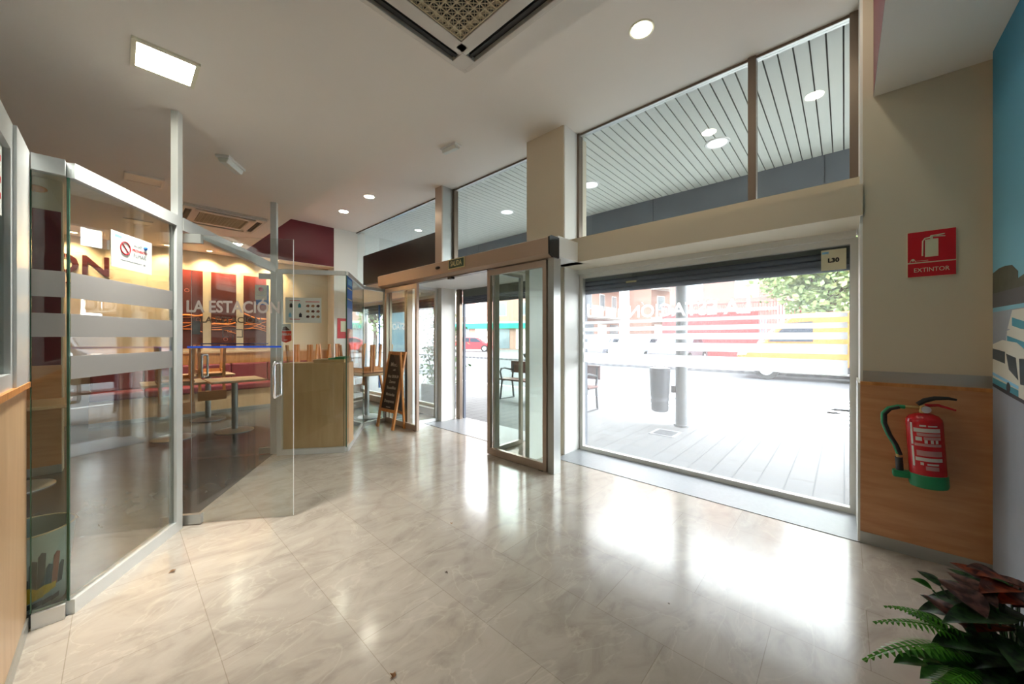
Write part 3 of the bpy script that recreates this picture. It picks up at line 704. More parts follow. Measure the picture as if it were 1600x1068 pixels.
def panel(x0, x1, y0, y1, on, label, m=None):
    t = thing('ceiling_light_panel', label, 'ceiling light', ((x0+x1)/2, (y0+y1)/2, LOW))
    f = .02; b = MB()
    b.box(x0, x1, y0, y0+f, LOW-.014, LOW); b.box(x0, x1, y1-f, y1, LOW-.014, LOW); b.box(x0, x0+f, y0+f, y1-f, LOW-.014, LOW); b.box(x1-f, x1, y0+f, y1-f, LOW-.014, LOW)
    b.build('trim_frame', 'lampring' if on else 'lampoff', t)
    b = MB(); b.box(x0+f, x1-f, y0+f, y1-f, LOW-.008, LOW-.002); b.build('diffuser', m or ('lampon' if on else 'lampoff'), t)
    if on:
        ld = bpy.data.lights.new('panel', 'AREA'); ld.shape = 'SQUARE'; ld.size = x1-x0-.04; ld.energy = 5; ld.color = (1, .97, .88); ld.spread = math.radians(85)
        lo = bpy.data.objects.new('panel_lamp', ld); C.objects.link(lo); lo.parent = t; lo.location = (0, 0, -.02)
panel(.045, .32, 2.72, 3.0, True, 'lit square ceiling light panel above the glass partition')
panel(.037, .315, 4.98, 5.23, False, 'unlit ceiling light panel behind the tall white post')
panel(.04, .32, 6.9, 7.15, False, 'unlit ceiling light panel seen low through the tall glass partition')
panel(1.25, 1.42, 7.35, 7.6, True, 'lit ceiling light panel over the far cafe benches')
for i, (x, y, lb) in enumerate(((2.80, 1.18, 'round recessed downlight nearest the display window'), (2.80, .22, 'round recessed downlight by the extinguisher wall'),
                  (2.93, 6.04, 'round recessed downlight over the cafe, nearer of the two'), (2.94, 7.11, 'round recessed downlight over the cafe, farther of the two'))):
    t = thing('downlight', lb, 'downlight', (x, y, HIGH))
    b = MB(); b.lathe([(.075, -.004), (.09, -.008), (.098, 0)], (x, y, HIGH), 36); b.build('trim_ring', 'lampring', t, smooth=True)
    b = MB(); b.cyl((x, y, HIGH-.006), (x, y, HIGH-.001), .076, seg=36); b.build('lens', 'down', t)
def emergency(x, y, z, rz, label):
    t = thing('emergency_light', label, 'emergency light', (x, y, z), rz)
    b = MB(); b.box(-.14, .14, -.055, .055, -.022, 0); b.build('base', 'white', t, world=False, bevel=.006)
    b = MB(); b.prism([(-.045, -.022), (.045, -.022), (.028, -.06), (-.028, -.06)], 'x', -.125, .125); b.build('diffuser', 'paper', t, world=False, bevel=.006)
    b = MB(); b.cyl((-.1, 0, -.045), (.1, 0, -.045), .012); b.build('reflector', 'alug', t, world=False)
emergency(2.87, 3.70, HIGH, PI/2+.1, 'emergency light block on the high ceiling over the automatic door')
emergency(.68, 4.03, LOW, .95, 'emergency light block on the low ceiling beside the glass doors')
t = thing('wall_lamp', 'oval amber wall lamp high on the cafe pier wall', 'wall lamp', (-.54, 5.78, 2.78))
b = MB(); b.sphere((-.54, 5.775, 2.79), .07, (1, .3, .5)); b.build('shade', 'woodo', t, smooth=True)

# ================================================================ FAR CAFE WALL
for k, (x0, x1) in enumerate(((.66, 1.05), (1.17, 1.545), (1.665, 2.04))):
    t = thing('red_picture_panel', ('red glowing-lines picture panel farthest left on the cafe wall', 'middle red picture panel on the cafe wall', 'right-hand red picture panel on the cafe wall')[k], 'picture', (x0, 8.68, 1.15), group='red picture panels on the cafe wall')
    b = MB(); b.box(x0, x1, 8.675, 8.70, 1.15, 2.565); b.build('print', 'picture', t)
    random.seed(20+k)
    for j in range(5):
        z = 1.70+random.uniform(-.12, .06) if j < 3 else 1.45+random.uniform(-.1, .15); sl = random.uniform(-.14, .14)
        q = MB(); pts = [(x0+.005+(x1-x0-.01)*i/6, 8.673, z+sl*(i/6-.5)+.018*math.sin(i*.9+j+k)) for i in range(7)]
        q.tube(pts, .006 if j else .016, 6); q.build('light_streak', 'streak', t)
    for j in range(3):
        c = (random.uniform(x0+.05, x1-.05), 8.674, random.uniform(1.25, 2.2)); q = MB()
        q.tube([(c[0]+.03*math.cos(i*PI/6), c[1], c[2]+.03*math.sin(i*PI/6)) for i in range(13)], .003, 5); q.build('ring_motif', 'pinkp', t)
t = thing('wall_lettering', 'big maroon raised letters on the lit cafe wall, partly hidden by the partition frame', 'lettering', (-.08, 8.69, 2.3))
x = text('ESTACION', .42, 'maroond', face((-.075, 8.685, 2.455), (1, 0, 0)), 'letters', t, ext=.012, align='RIGHT', bold=.008)
b = MB(); b.box(-.9, -.16, 8.68, 8.70, 2.17, 2.19); b.build('underline', 'maroon', t)
for i, x in enumerate((-.45, .1, .56, 1.11, 1.605, 2.15)):
    t = thing('spotlight', 'small warm recessed spotlight washing the cafe wall', 'spotlight', (x, 8.42, LOW), group='warm spotlights above the cafe wall')
    b = MB(); b.lathe([(.035, -.004), (.05, -.01), (.055, 0)], (x, 8.42, LOW), 20); b.build('ring', 'lampring', t)
    b = MB(); b.cyl((x, 8.42, LOW-.008), (x, 8.42, LOW-.001), .036, seg=20); b.build('lens', 'warm', t)
    ld = bpy.data.lights.new('spot', 'SPOT'); ld.energy = 16; ld.color = (1, .66, .34); ld.spot_size = math.radians(95); ld.spot_blend = .8; ld.shadow_soft_size = .03
    lo = bpy.data.objects.new('spot_lamp', ld); C.objects.link(lo); lo.parent = t; lo.location = (0, 0, -.02); lo.rotation_euler = (math.radians(28), 0, 0)
t = thing('banquette', 'long maroon upholstered wall bench with wooden base and ledge in the cafe', 'bench seat', (1.1, 8.4, 0))
X0, X1 = -.3, 3.2
b = MB(); b.box(X0, X1, 8.26, 8.69, .06, .38); b.build('base', 'woodl', t)
b = MB(); b.box(X0, X1, 8.25, 8.69, 0, .06); b.build('kick_plate', 'alug', t)
b = MB(); b.box(X0, X1, 8.60, 8.69, .86, 1.06); b.build('ledge', 'woodo', t)
b = MB(); b.box(X0, X1, 8.57, 8.69, 1.06, 1.09); b.build('ledge_top', 'woodl', t)
n = 6
for i in range(n):
    a = X0+(X1-X0)*i/n; e = X0+(X1-X0)*(i+1)/n
    b = MB(); b.box(a+.004, e-.004, 8.22, 8.60, .38, .50); b.build('seat_cushion', 'maroonc', t, bevel=.03)
    b = MB(); b.box(a+.004, e-.004, 8.55, 8.66, .50, .86); b.build('back_cushion', 'maroonc', t, bevel=.03)

# ================================================================ TABLES AND UPTURNED CHAIRS
def mk_table(x, y, rz, label, w_=.62, d_=.62, round_base=True):
    t = thing('cafe_table', label, 'table', (x, y, 0), rz, 'cafe tables')
    b = MB(); b.box(-w_/2, w_/2, -d_/2, d_/2, .72, .75); b.build('tabletop', 'woodl', t, world=False, bevel=.004)
    b = MB(); b.box(-w_/2+.1, w_/2-.1, -.03, .03, .70, .72); b.build('bracket', 'galv', t, world=False)
    b = MB(); b.cyl((0, 0, .03), (0, 0, .70), .038, seg=24); b.build('column', 'galv', t, world=False, smooth=True)
    b = MB(); b.lathe([(.23, 0), (.23, .008), (.2, .018), (.05, .032)], (0, 0, 0), 40); b.build('foot_plate', 'galv', t, world=False, smooth=True)
    return t
T0 = mk_table(1.14, 6.50, 0, 'small wooden table in the middle of the open doorway, empty top')
tabs = [(.50, 6.62, 0, 'wooden table beside the tall white post, chair upturned on it'),
        (1.0, 7.72, 0, 'wooden table behind the upturned chair, close to the banquette'),
        (2.12, 6.75, .3, 'wooden table hidden behind the cabinet, carrying upturned chairs'),
        (2.98, 7.24, .2, 'wooden table between cabinet and cafe window, carrying upturned chairs'),
        (2.86, 5.98, .12, 'wooden table behind the blackboard by the cafe window'),
        (-.62, 5.40, 0, 'wooden table by the pier wall seen through the narrow glass')]
for x, y, r, lb in tabs: dup(T0, (x, y, 0), r, lb)
def mk_chair(x, y, rz, label, z=.757, m='wood'):
    t = thing('upturned_chair', label, 'chair', (x, y, z+.47), rz, 'chairs upturned on the cafe tables', rotx=PI)
    # modelled the right way up, x forward
    for sx, sy in ((.12, .16), (.12, -.16)):
        b = MB(); b.bar((sx, sy*1.08, 0), (sx, sy, .45), .032, .032); b.build('leg', 'woodo', t, world=False)
    for sy in (.15, -.15):
        b = MB(); b.bar((-.235, sy*1.05, 0), (-.19, sy, .46), .036, .03); b.bar((-.19, sy, .44), (-.262, sy*.98, .86), .036, .03); b.build('leg', 'woodo', t, world=False)
    b = MB(); b.box(-.20, .143, -.18, .18, .44, .468); b.build('seat', 'seat' if m == 'dark' else 'wood', t, world=False, bevel=.008)
    b = MB(); b.box(-.18, .13, -.165, -.145, .39, .44); b.box(-.18, .13, .145, .165, .39, .44); b.box(.11, .13, -.165, .165, .39, .44); b.build('apron', 'woodo', t, world=False)
    b = MB()
    pts = [(-.262+.0-.018*math.cos((i/8-.5)*PI)+.0, -.175+.35*i/8) for i in range(9)]
    out = pts + [(p[0]-.014, p[1]) for p in pts[::-1]]
    b.prism(out, 'z', .71, .86); b.build('backrest', 'wood', t, world=False)
    return t
def on_table(x, y, rz, k):
    a = rz+k*PI/2; return x-.147*math.cos(a), y-.147*math.sin(a), a
ch = mk_chair(*on_table(.50, 6.62, 0, 1), 'upturned wooden chair hanging its backrest beside the tall white post')
chairs = [(*on_table(1.0, 7.72, 0, 1), 'upturned wooden chair on the table close to the banquette'),
          (*on_table(2.12, 6.75, .3, 0), 'upturned wooden chair just behind the left end of the cabinet'),
          (*on_table(2.12, 6.75, .3, 2), 'upturned wooden chair behind the middle of the cabinet'),
          (*on_table(2.98, 7.24, .2, 0), 'upturned wooden chair behind the green folders'),
          (*on_table(2.98, 7.24, .2, 2), 'upturned wooden chair on the table by the cafe window, farther row'),
          (*on_table(2.86, 5.98, .12, 0), 'upturned wooden chair left of the blackboard top'),
          (*on_table(2.86, 5.98, .12, 2), 'upturned wooden chair directly behind the blackboard')]
for x, y, r, lb in chairs: dup(ch, (x, y, .757+.47), r, lb)

# ================================================================ TAXI WASTE BIN
t = thing('waste_bin', 'short round bin printed with a yellow taxi street scene behind the narrow glass', 'bin', (-.318, 3.035, 0))
b = MB(); cx, cy = -.318, 3.035; b.lathe([(.13, 0), (.165, .38), (.158, .38), (.125, .012)], (cx, cy, 0), 48); b.build('body', 'bsky', t, smooth=True)
b = MB(); b.tube([(cx+.163*math.cos(k*PI/20), cy+.163*math.sin(k*PI/20), .38) for k in range(41)], .004, 6, cap=False); b.build('rim', 'grille', t, smooth=True)
def wrap(poly, off=.0015):
    """polygon of (arc degrees, height) wrapped on the bin"""
    bb = MB(); vs = []
    for a, z in poly:
        r = .13+(.035)*z/.38+off; vs.append(bb.bm.verts.new((cx+r*math.cos(math.radians(a)), cy+r*math.sin(math.radians(a)), z)))
    bb.bm.faces.new(vs); return bb
for i, (a, zz, m_) in enumerate(((-118, .30, 'bbld'), (-108, .24, 'bbrick'), (-98, .19, 'bbld'), (-90, .17, 'bbld'), (-80, .25, 'bbld'), (-70, .28, 'bbld'), (-60, .21, 'bbld'), (-50, .26, 'bbrick'), (-40, .2, 'bbld'))):
    wrap([(a, .1), (a+9.5, .1), (a+9.5, zz), (a+4, zz+.01), (a, zz-.01)]).build('printed_building', m_, t)
for i in range(8):
    a = -115+i*9
    z0 = [.05, .045, .045, .05, .055, .06, .07, .08][i]; z1 = [.09, .105, .13, .135, .13, .11, .12, .115][i]; z2 = [.09, .105, .13, .135, .13, .11, .12, .115][min(i+1, 7)]
    wrap([(a, z0), (a+9, z0+.004), (a+9, z2), (a, z1)], .003).build('printed_taxi', 'byel', t)
for i in range(6): wrap([(-118+i*14, .02), (-104+i*14, .025), (-104+i*14, .05), (-118+i*14, .045)], .002).build('printed_road', 'bbld', t)

# ================================================================ BLACK SIGN BACK AND BLACKBOARD
t = thing('black_panel', 'wide black panel standing against the upper cafe window above the door header', 'panel', (3.5, 5.9, 2.47))
b = MB(); b.box(3.53, 3.56, 4.93, 7.55, 2.465, 3.08); b.build('board', 'black', t)
b = MB(); b.box(3.56, 3.60, 4.95, 7.53, 2.465, 2.50); b.build('support', 'bronzed', t)
L0 = Vector((2.655, 5.235, 0)); R0 = Vector((2.69, 4.80, 0))
t = thing('chalkboard', 'wooden A-frame blackboard with chalk writing standing beside the sliding door', 'chalkboard', ((L0.x+R0.x)/2, (L0.y+R0.y)/2, 0))
fr = Vector((1, .07, 0)).normalized()
H_ = 1.13
def aframe(l0, r0, lean):
    u = (r0-l0).normalized(); top = Vector((lean.x, lean.y, H_)); up = top.normalized(); W = (r0-l0).length
    mtx = Matrix((u, u.cross(up).normalized()*-1, up)).transposed().to_4x4(); mtx.translation = l0
    return mtx, W, top.length
m1, W, LL = aframe(L0, R0, fr*.22)
b = MB()
for x0, x1, z0, z1 in ((0, .045, 0, LL), (W-.045, W, 0, LL), (.045, W-.045, LL-.045, LL), (.045, W-.045, .24, .285)): b.box(x0, x1, -.012, .012, z0, z1, m1)
fo = b.build('front_frame', 'woodo', t)
b = MB(); b.box(.045, W-.045, -.004, .004, .285, LL-.045, m1); bo = b.build('board', 'board', t)
Lb = L0+fr*.42; Rb = R0+fr*.10
Lb = L0 + Vector((.30, .0, 0)); Rb = R0+Vector((.17, -.02, 0))
m2, W2, LL2 = aframe(Lb, Rb, fr*-.06)
b = MB()
for x0, x1, z0, z1 in ((0, .045, 0, LL2), (W2-.045, W2, 0, LL2), (.045, W2-.045, LL2-.045, LL2), (.045, W2-.045, .2, .245)): b.box(x0, x1, -.012, .012, z0, z1, m2)
b.build('rear_frame', 'woodo', t)
b = MB(); b.box(.045, W2-.045, -.004, .004, .245, LL2-.045, m2); b.build('rear_board', 'black', t)
for i, (tx, sz, zz, sx_) in enumerate((('Mocay', .088, .95, .95), ('café', .04, .87, 1), ('Hoy: 20:30-24', .058, .77, .8), ('Zumos', .062, .69, .9), ('Bocadillos', .062, .60, .9), ('Meriendas', .062, .50, .85), ('Desayunos', .062, .40, .9), ('mocay.com', .024, .315, 1))):
    mt = m1 @ Matrix.Translation((W/2, -.0055, zz)) @ Matrix.Rotation(PI/2, 4, 'X')
    text(tx, sz, 'chalk', mt, 'chalk_lettering', t, sx=sx_, ext=.0006, bold=.0008)

# ================================================================ EXTINGUISHER AND SIGN
t = thing('fire_extinguisher_sign', 'red square sign reading EXTINTOR with extinguisher pictogram on the cream wall', 'sign', (3.33, -.39, 1.72))
b = MB(); b.box(3.323, 3.33, -.486, -.288, 1.712, 1.992); b.build('plate', 'cream', t)
b = MB(); b.box(3.3215, 3.323, -.483, -.291, 1.804, 1.989); b.box(3.3215, 3.323, -.483, -.291, 1.715, 1.797); b.build('red_fields', 'redp', t)
b = MB(); b.box(3.320, 3.3215, -.415, -.362, 1.832, 1.938); b.box(3.320, 3.3215, -.394, -.382, 1.938, 1.95)
b.prism([(-.378, 1.945), (-.384, 1.96), (-.44, 1.964), (-.44, 1.959), (-.395, 1.950)], 'x', 3.320, 3.3215)
b.prism([(-.395, 1.95), (-.442, 1.945), (-.442, 1.949), (-.395, 1.957)], 'x', 3.320, 3.3215)
b.tube([(3.3207, -.385, 1.948), (3.3207, -.362, 1.945), (3.3207, -.353, 1.93), (3.3207, -.352, 1.84)], .004, 6); b.build('pictogram', 'cream', t)
text('EXTINTOR', .036, 'cream', face((3.3212, -.387, 1.754), (0, -1, 0)), 'lettering', t, sx=.82)
b = MB(); b.tube([(3.3212, -.30-.003*i, 1.826-.0012*(i-4)**2) for i in range(9)], .0015, 5); b.box(3.3205, 3.3215, -.317, -.308, 1.812, 1.825); b.box(3.3205, 3.3215, -.375, -.325, 1.811, 1.813); b.build('small_print', 'cream', t)

ex, ey = 3.195, -.362
t = thing('fire_extinguisher', 'red fire extinguisher with green hose and green base hung on the beech wall panel', 'fire extinguisher', (ex, ey, .50))
r = .075
tilt = Matrix.Translation((ex, ey, .5)) @ Matrix.Rotation(math.radians(-3), 4, 'X') @ Matrix.Translation((-ex, -ey, -.5))
b = MB(); b.lathe([(r*.96, .515), (r, .53), (r, .845), (r*.97, .865), (r*.8, .885), (r*.45, .898), (.018, .902)], (ex, ey, 0), 40, mtx=tilt); b.build('cylinder', 'red', t, smooth=True)
b = MB(); b.lathe([(r*1.0, .478), (r*1.06, .49), (r*1.06, .548), (r*1.01, .552)], (ex, ey, 0), 40, mtx=tilt)
b.build('base_boot', 'green', t, smooth=True)
b = MB(); b.box(ex-.03, ex+.03, ey+.05, ey+.145, .51, .55, tilt); b.build('nozzle_cradle', 'green', t, bevel=.01)
b = MB(); b.cyl(tilt @ Vector((ex, ey, .895)), tilt @ Vector((ex, ey, .945)), .016); b.cyl(tilt @ Vector((ex, ey, .93)), tilt @ Vector((ex, ey+.07, .93)), .011); b.build('valve', 'brass', t, smooth=True)
b = MB(); b.cyl(tilt @ Vector((ex-.018, ey-.01, .925)), tilt @ Vector((ex-.034, ey-.01, .925)), .020); b.build('pressure_gauge', 'chrome', t, smooth=True)
b = MB(); b.tube([tilt @ Vector(p) for p in ((ex-.005, ey+.02, .95), (ex-.005, ey-.01, .975), (ex-.005, ey-.05, .99), (ex-.005, ey-.10, .992), (ex-.005, ey-.13, .985))], .009, 8, rs=[.012, .014, .012, .009, .006]); b.build('carry_handle', 'rubber', t, smooth=True)
b = MB(); b.tube([tilt @ Vector(p) for p in ((ex, ey-.01, .945), (ex, ey-.06, .95), (ex, ey-.125, .925))], .007, 8, rs=[.009, .008, .005]); b.build('squeeze_lever', 'red', t, smooth=True)
hose = [(ex, ey+.07, .93), (ex, ey+.10, .932), (ex, ey+.14, .918), (ex, ey+.165, .885), (ex, ey+.168, .83), (ex, ey+.15, .76), (ex, ey+.125, .70), (ex, ey+.112, .645)]
b = MB(); b.tube([tilt @ Vector(p) for p in hose], .0115, 12); b.build('hose', 'green', t, smooth=True)
b = MB(); b.tube([tilt @ (Vector(p)+Vector((-.006, -.007, -.003))) for p in hose[1:]], .010, 12); b.build('hose_shadow_side', 'rubber', t, 'black tube painting the shaded side of the hose', smooth=True)  # offset black copy of the hose, shade put in as colour
b = MB(); b.cyl(tilt @ Vector((ex, ey+.112, .645)), tilt @ Vector((ex, ey+.112, .625)), .0125); b.build('hose_ferrule', 'brass', t, smooth=True)
b = MB(); b.cyl(tilt @ Vector((ex, ey+.112, .627)), tilt @ Vector((ex, ey+.112, .55)), .017); b.build('nozzle', 'rubber', t, smooth=True)
b = MB(); b.box(ex+.07, 3.30, ey-.03, ey+.03, .84, .87); b.build('wall_bracket', 'rubber', t)
# printed label: patches wrapped on the cylinder
def lab(a0, a1, z0, z1, m_, off=.0008, name='label_print'):
    bb = MB(); n_ = max(2, int(abs(a1-a0)/6)); V = []
    for i in range(n_+1):
        a = math.radians(a0+(a1-a0)*i/n_); p = [Vector((ex+(r+off)*math.cos(a), ey+(r+off)*math.sin(a), z)) for z in (z0, z1)]
        V.append([bb.bm.verts.new(tilt @ q) for q in p])
    for i in range(n_): bb.bm.faces.new((V[i][0], V[i+1][0], V[i+1][1], V[i][1]))
    bb.build(name, m_, t)
M['lab'] = mat('label_white', (.62, .60, .56), .5); M['labp'] = mat('label_pink', (.52, .25, .24), .5)
lab(128, 136, .725, .85, 'lab'); lab(128, 136, .60, .715, 'lab')
lab(225, 140, .80, .822, 'lab'); lab(225, 150, .778, .795, 'labp'); lab(180, 160, .832, .842, 'lab'); lab(215, 185, .832, .840, 'lab')
lab(225, 170, .758, .774, 'labp'); lab(165, 145, .75, .772, 'lab'); lab(225, 140, .72, .735, 'labp')
for a in (205, 190, 172): lab(a+9, a, .738, .757, 'lab')
lab(225, 145, .665, .695, 'labp'); lab(225, 140, .635, .655, 'lab'); lab(165, 155, .612, .628, 'lab'); lab(210, 175, .614, .624, 'lab'); lab(210, 170, .585, .608, 'labp')

# ================================================================ MURAL
t = thing('bus_mural', 'wall mural photograph of white coaches under a teal sky at the right edge', 'mural', (1.6, -.6, 0))
b = MB(); b.box(-.28, 3.244, -.625, -.600, 1.48, LOW-.002); b.build('sky', 'msky', t)
b = MB(); b.box(-.28, 3.244, -.625, -.600, .0, 1.48); b.build('tarmac', 'masph', t)
def art(poly, m_, name, d): 
    q = MB(); q.prism(poly, 'y', -.600, -.600+d); q.build(name, m_, t)
art([(3.243, 1.693), (3.132, 1.706), (3.035, 1.705), (2.933, 1.694), (2.851, 1.654), (2.851, 1.62), (2.70, 1.64), (2.4, 1.66), (2.0, 1.62), (1.0, 1.63), (1.0, 1.55), (3.243, 1.58)], 'mtree', 'tree_line', .0005)
art([(3.243, 1.582), (1.0, 1.555), (1.0, 1.48), (3.243, 1.504)], 'mhill', 'embankment', .0008)
def bus(dx, dz, s, k):
    def P(l): return [(3.243-(3.243-x)*s+dx if x < 3.24 or True else x, 1.19+(z-1.19)*s+dz) for x, z in l]
    def cl(l): return [(min(x, 3.243), z) for x, z in P(l)]
    e = .001+.0008*k
    art(cl([(3.236, 1.306), (3.076, 1.329), (2.862, 1.318), (2.75, 1.285), (2.60, 1.27), (2.60, 1.05), (2.73, 1.045), (2.909, 1.063), (3.236, 1.084)]), 'mbus', 'coach_body', e)
    art(cl([(3.236, 1.283), (3.03, 1.27), (3.03, 1.21), (3.236, 1.227)]), 'mwin', 'coach_windows', e+.0004)
    art(cl([(3.014, 1.262), (2.874, 1.246), (2.84, 1.142), (2.971, 1.184)]), 'mwin', 'coach_windows', e+.0004)
    art(cl([(2.83, 1.244), (2.62, 1.25), (2.62, 1.13), (2.815, 1.125)]), 'mwin', 'coach_windscreen', e+.0004)
    art(cl([(3.236, 1.154), (2.838, 1.115), (2.838, 1.10), (3.236, 1.138)]), 'lblue', 'coach_stripe', e+.0004)
    art(cl([(3.236, 1.125), (2.838, 1.095), (2.838, 1.06), (3.236, 1.086)]), 'mteal', 'coach_skirt', e+.0004)
    art(cl([(3.236, 1.095), (3.009, 1.078), (2.60, 1.045), (2.60, 1.03), (3.009, 1.058), (3.236, 1.078)]), 'mshad', 'coach_shadow', e+.0006)
    q = MB(); c = P([(2.978, 1.093)])[0]; q.cyl((c[0], -.6, c[1]), (c[0], -.6+e+.001, c[1]), .028*s, seg=20); q.build('coach_wheel', 'mshad', t)
art([(3.0, 1.385), (2.93, 1.475), (2.60, 1.475), (2.60, 1.33), (2.93, 1.38)], 'mbus', 'coach_body', .0006); art([(2.933, 1.44), (2.60, 1.39), (2.60, 1.35), (2.933, 1.40)], 'mteal', 'coach_windows', .0009)
art([(3.02, 1.30), (3.004, 1.376), (2.909, 1.387), (2.60, 1.37), (2.60, 1.25), (3.0, 1.30)], 'mbus', 'coach_body', .0010); art([(3.004, 1.352), (2.60, 1.30), (2.60, 1.26), (3.004, 1.325)], 'mteal', 'coach_windows', .0013)
bus(0, 0, 1, 1)

# ================================================================ POTTED PLANT
def blade(base, tip, wd, m_, parent, name='leaf', arch=.04, fold=.25, n=8, shape=1, wav=0):
    base = Vector(base); tip = Vector(tip); d = tip-base; side = d.cross(Vector((0, 0, 1))).normalized()
    bb = MB(); rows = []
    for i in range(n+1):
        q = i/n; c = base + d*q + Vector((0, 0, arch*4*q*(1-q)))
        ww = wd*(math.sin(PI*min(1, q**.8*.98+.02)))**shape
        ww *= 1+wav*math.sin(q*25)
        dz = Vector((0, 0, 1))*(ww*fold)
        rows.append([bb.bm.verts.new(c - side*ww + dz), bb.bm.verts.new(c-side*ww*.5+dz*.35), bb.bm.verts.new(c), bb.bm.verts.new(c+side*ww*.5+dz*.35), bb.bm.verts.new(c + side*ww + dz)])
    for a, b_ in zip(rows, rows[1:]):
        for k in range(4): bb.bm.faces.new((a[k], a[k+1], b_[k+1], b_[k]))
    r_ = bmesh.ops.solidify(bb.bm, geom=bb.bm.faces[:], thickness=.0006)
    return bb.build(name, m_, parent, smooth=True)
def frond(base, tip, wd, parent, arch=.04, n=16):
    base = Vector(base); tip = Vector(tip); d = tip-base; side = d.cross(Vector((0, 0, 1))).normalized(); bb = MB()
    P_ = [base + d*(i/n) + Vector((0, 0, arch*4*(i/n)*(1-i/n))) for i in range(n+1)]
    bb.tube(P_, .0012, 5)
    for i in range(1, n+1):
        q = i/n; L_ = wd*(1-abs(q*1.15-.45)**1.5)*(1.05-q*.75); c = P_[i]; f = (P_[i]-P_[i-1]).normalized()
        for sg in (-1, 1):
            e = c + side*sg*L_ + f*L_*.45 - Vector((0, 0, L_*.25)); h_ = f*(d.length/n*.34)
            mid = (c+e)/2 + Vector((0, 0, .003))
            bb.quad(c-h_, mid-h_*1.1, mid+h_*1.1, c+h_); bb.quad(mid-h_*1.1, e-h_*.2, e+h_*.2, mid+h_*1.1)
    return bb.build('frond', 'fern', parent)
px_, py_ = 1.80, -.37
t = thing('potted_plant', 'leafy arrangement of fern fronds and glossy green, purple and orange-red leaves in the near corner', 'plant', (px_, py_, 0))
b = MB(); b.lathe([(.12, 0), (.17, .27), (.175, .29), (.16, .29), (.155, .27)], (px_, py_, 0), 36); b.build('pot', 'pot', t, smooth=True)
b = MB(); b.cyl((px_, py_, .25), (px_, py_, .268), .155, seg=30); b.build('soil', 'soil', t)
for i, (bs, tp, wd, ar) in enumerate((((1.66, -.26, .48), (1.594, -.094, .515), .036, .02), ((1.66, -.25, .47), (1.513, -.068, .50), .04, .02), ((1.64, -.25, .44), (1.392, -.043, .455), .05, .03),
          ((1.66, -.25, .46), (1.64, -.115, .50), .03, .01), ((1.60, -.27, .42), (1.42, -.16, .40), .045, .02), ((1.62, -.26, .45), (1.50, -.14, .47), .04, .015), ((1.60, -.27, .40), (1.36, -.13, .42), .045, .02))):
    frond(bs, tp, wd, t, ar)
LV = [((1.68, -.30, .54), (1.80, -.222, .56), .042, 'ppurp', .015), ((1.74, -.33, .55), (1.87, -.25, .56), .035, 'ppurp', .012), ((1.66, -.26, .50), (1.775, -.19, .505), .030, 'ppurp', .01),
 ((1.77, -.37, .52), (1.60, -.205, .52), .042, 'pgreen', .015), ((1.90, -.40, .555), (1.765, -.30, .565), .034, 'pred', .012), ((1.84, -.41, .54), (1.77, -.335, .55), .03, 'pred', .01), ((1.93, -.41, .55), (1.86, -.31, .58), .03, 'pred', .01),
 ((1.88, -.24, .50), (1.93, -.19, .51), .022, 'pgreen', .005), ((1.86, -.22, .49), (1.87, -.17, .50), .022, 'pgreen2', .005), ((1.53, -.17, .43), (1.452, -.10, .44), .022, 'pgreen2', .006), ((1.56, -.20, .43), (1.50, -.13, .45), .026, 'pgreen2', .006),
 ((1.67, -.32, .46), (1.56, -.18, .47), .045, 'pgreen', .012), ((1.78, -.38, .44), (1.59, -.26, .43), .05, 'pgreen', .01), ((1.66, -.32, .42), (1.48, -.20, .40), .045, 'pgreen', .012), ((1.72, -.36, .42), (1.55, -.30, .41), .05, 'pgreen', .01),
 ((2.00, -.42, .50), (2.02, -.34, .53), .02, 'pgreen2', .006), ((1.97, -.34, .50), (2.02, -.27, .51), .022, 'pgreen', .006), ((1.80, -.42, .42), (1.66, -.36, .41), .05, 'pred', .01), ((1.92, -.48, .5), (1.80, -.42, .5), .05, 'pgreen', .012),
 ((1.75, -.33, .47), (1.62, -.28, .46), .05, 'pgreen', .01), ((1.85, -.44, .46), (1.70, -.40, .45), .06, 'pgreen', .01), ((1.76, -.28, .47), (1.86, -.19, .46), .045, 'pgreen', .01), ((1.93, -.33, .47), (1.99, -.22, .46), .04, 'pgreen', .01), ((1.98, -.44, .5), (2.1, -.36, .5), .045, 'ppurp', .01), ((1.72, -.24, .44), (1.74, -.15, .44), .035, 'pgreen', .01)]
LV += [((1.78, -.36, .50), (1.70, -.24, .50), .045, 'ppurp', .012), ((1.86, -.40, .50), (1.74, -.30, .50), .05, 'pgreen', .012), ((1.84, -.36, .53), (1.90, -.26, .54), .035, 'pgreen', .012),
 ((1.92, -.36, .53), (1.98, -.27, .55), .032, 'pred', .01), ((1.96, -.40, .54), (1.93, -.30, .57), .035, 'ppurp', .012), ((1.74, -.34, .40), (1.55, -.24, .37), .055, 'pgreen', .01), ((1.80, -.42, .38), (1.62, -.34, .36), .06, 'pgreen', .01),
 ((1.70, -.28, .38), (1.56, -.16, .36), .045, 'pgreen2', .01), ((1.86, -.30, .44), (1.82, -.18, .42), .045, 'pgreen', .01), ((1.95, -.36, .44), (1.94, -.22, .43), .045, 'pgreen', .01), ((2.0, -.42, .46), (2.08, -.30, .46), .045, 'pgreen', .01),
 ((1.80, -.35, .48), (1.66, -.28, .50), .04, 'pred', .01), ((1.90, -.45, .53), (1.80, -.37, .54), .045, 'ppurp', .01), ((1.70, -.36, .48), (1.58, -.33, .47), .04, 'pgreen', .01)]
for bs, tp, wd, m_, ar in LV: blade(bs, tp, wd, m_, t, arch=ar, wav=.06)
b = MB(); random.seed(3)
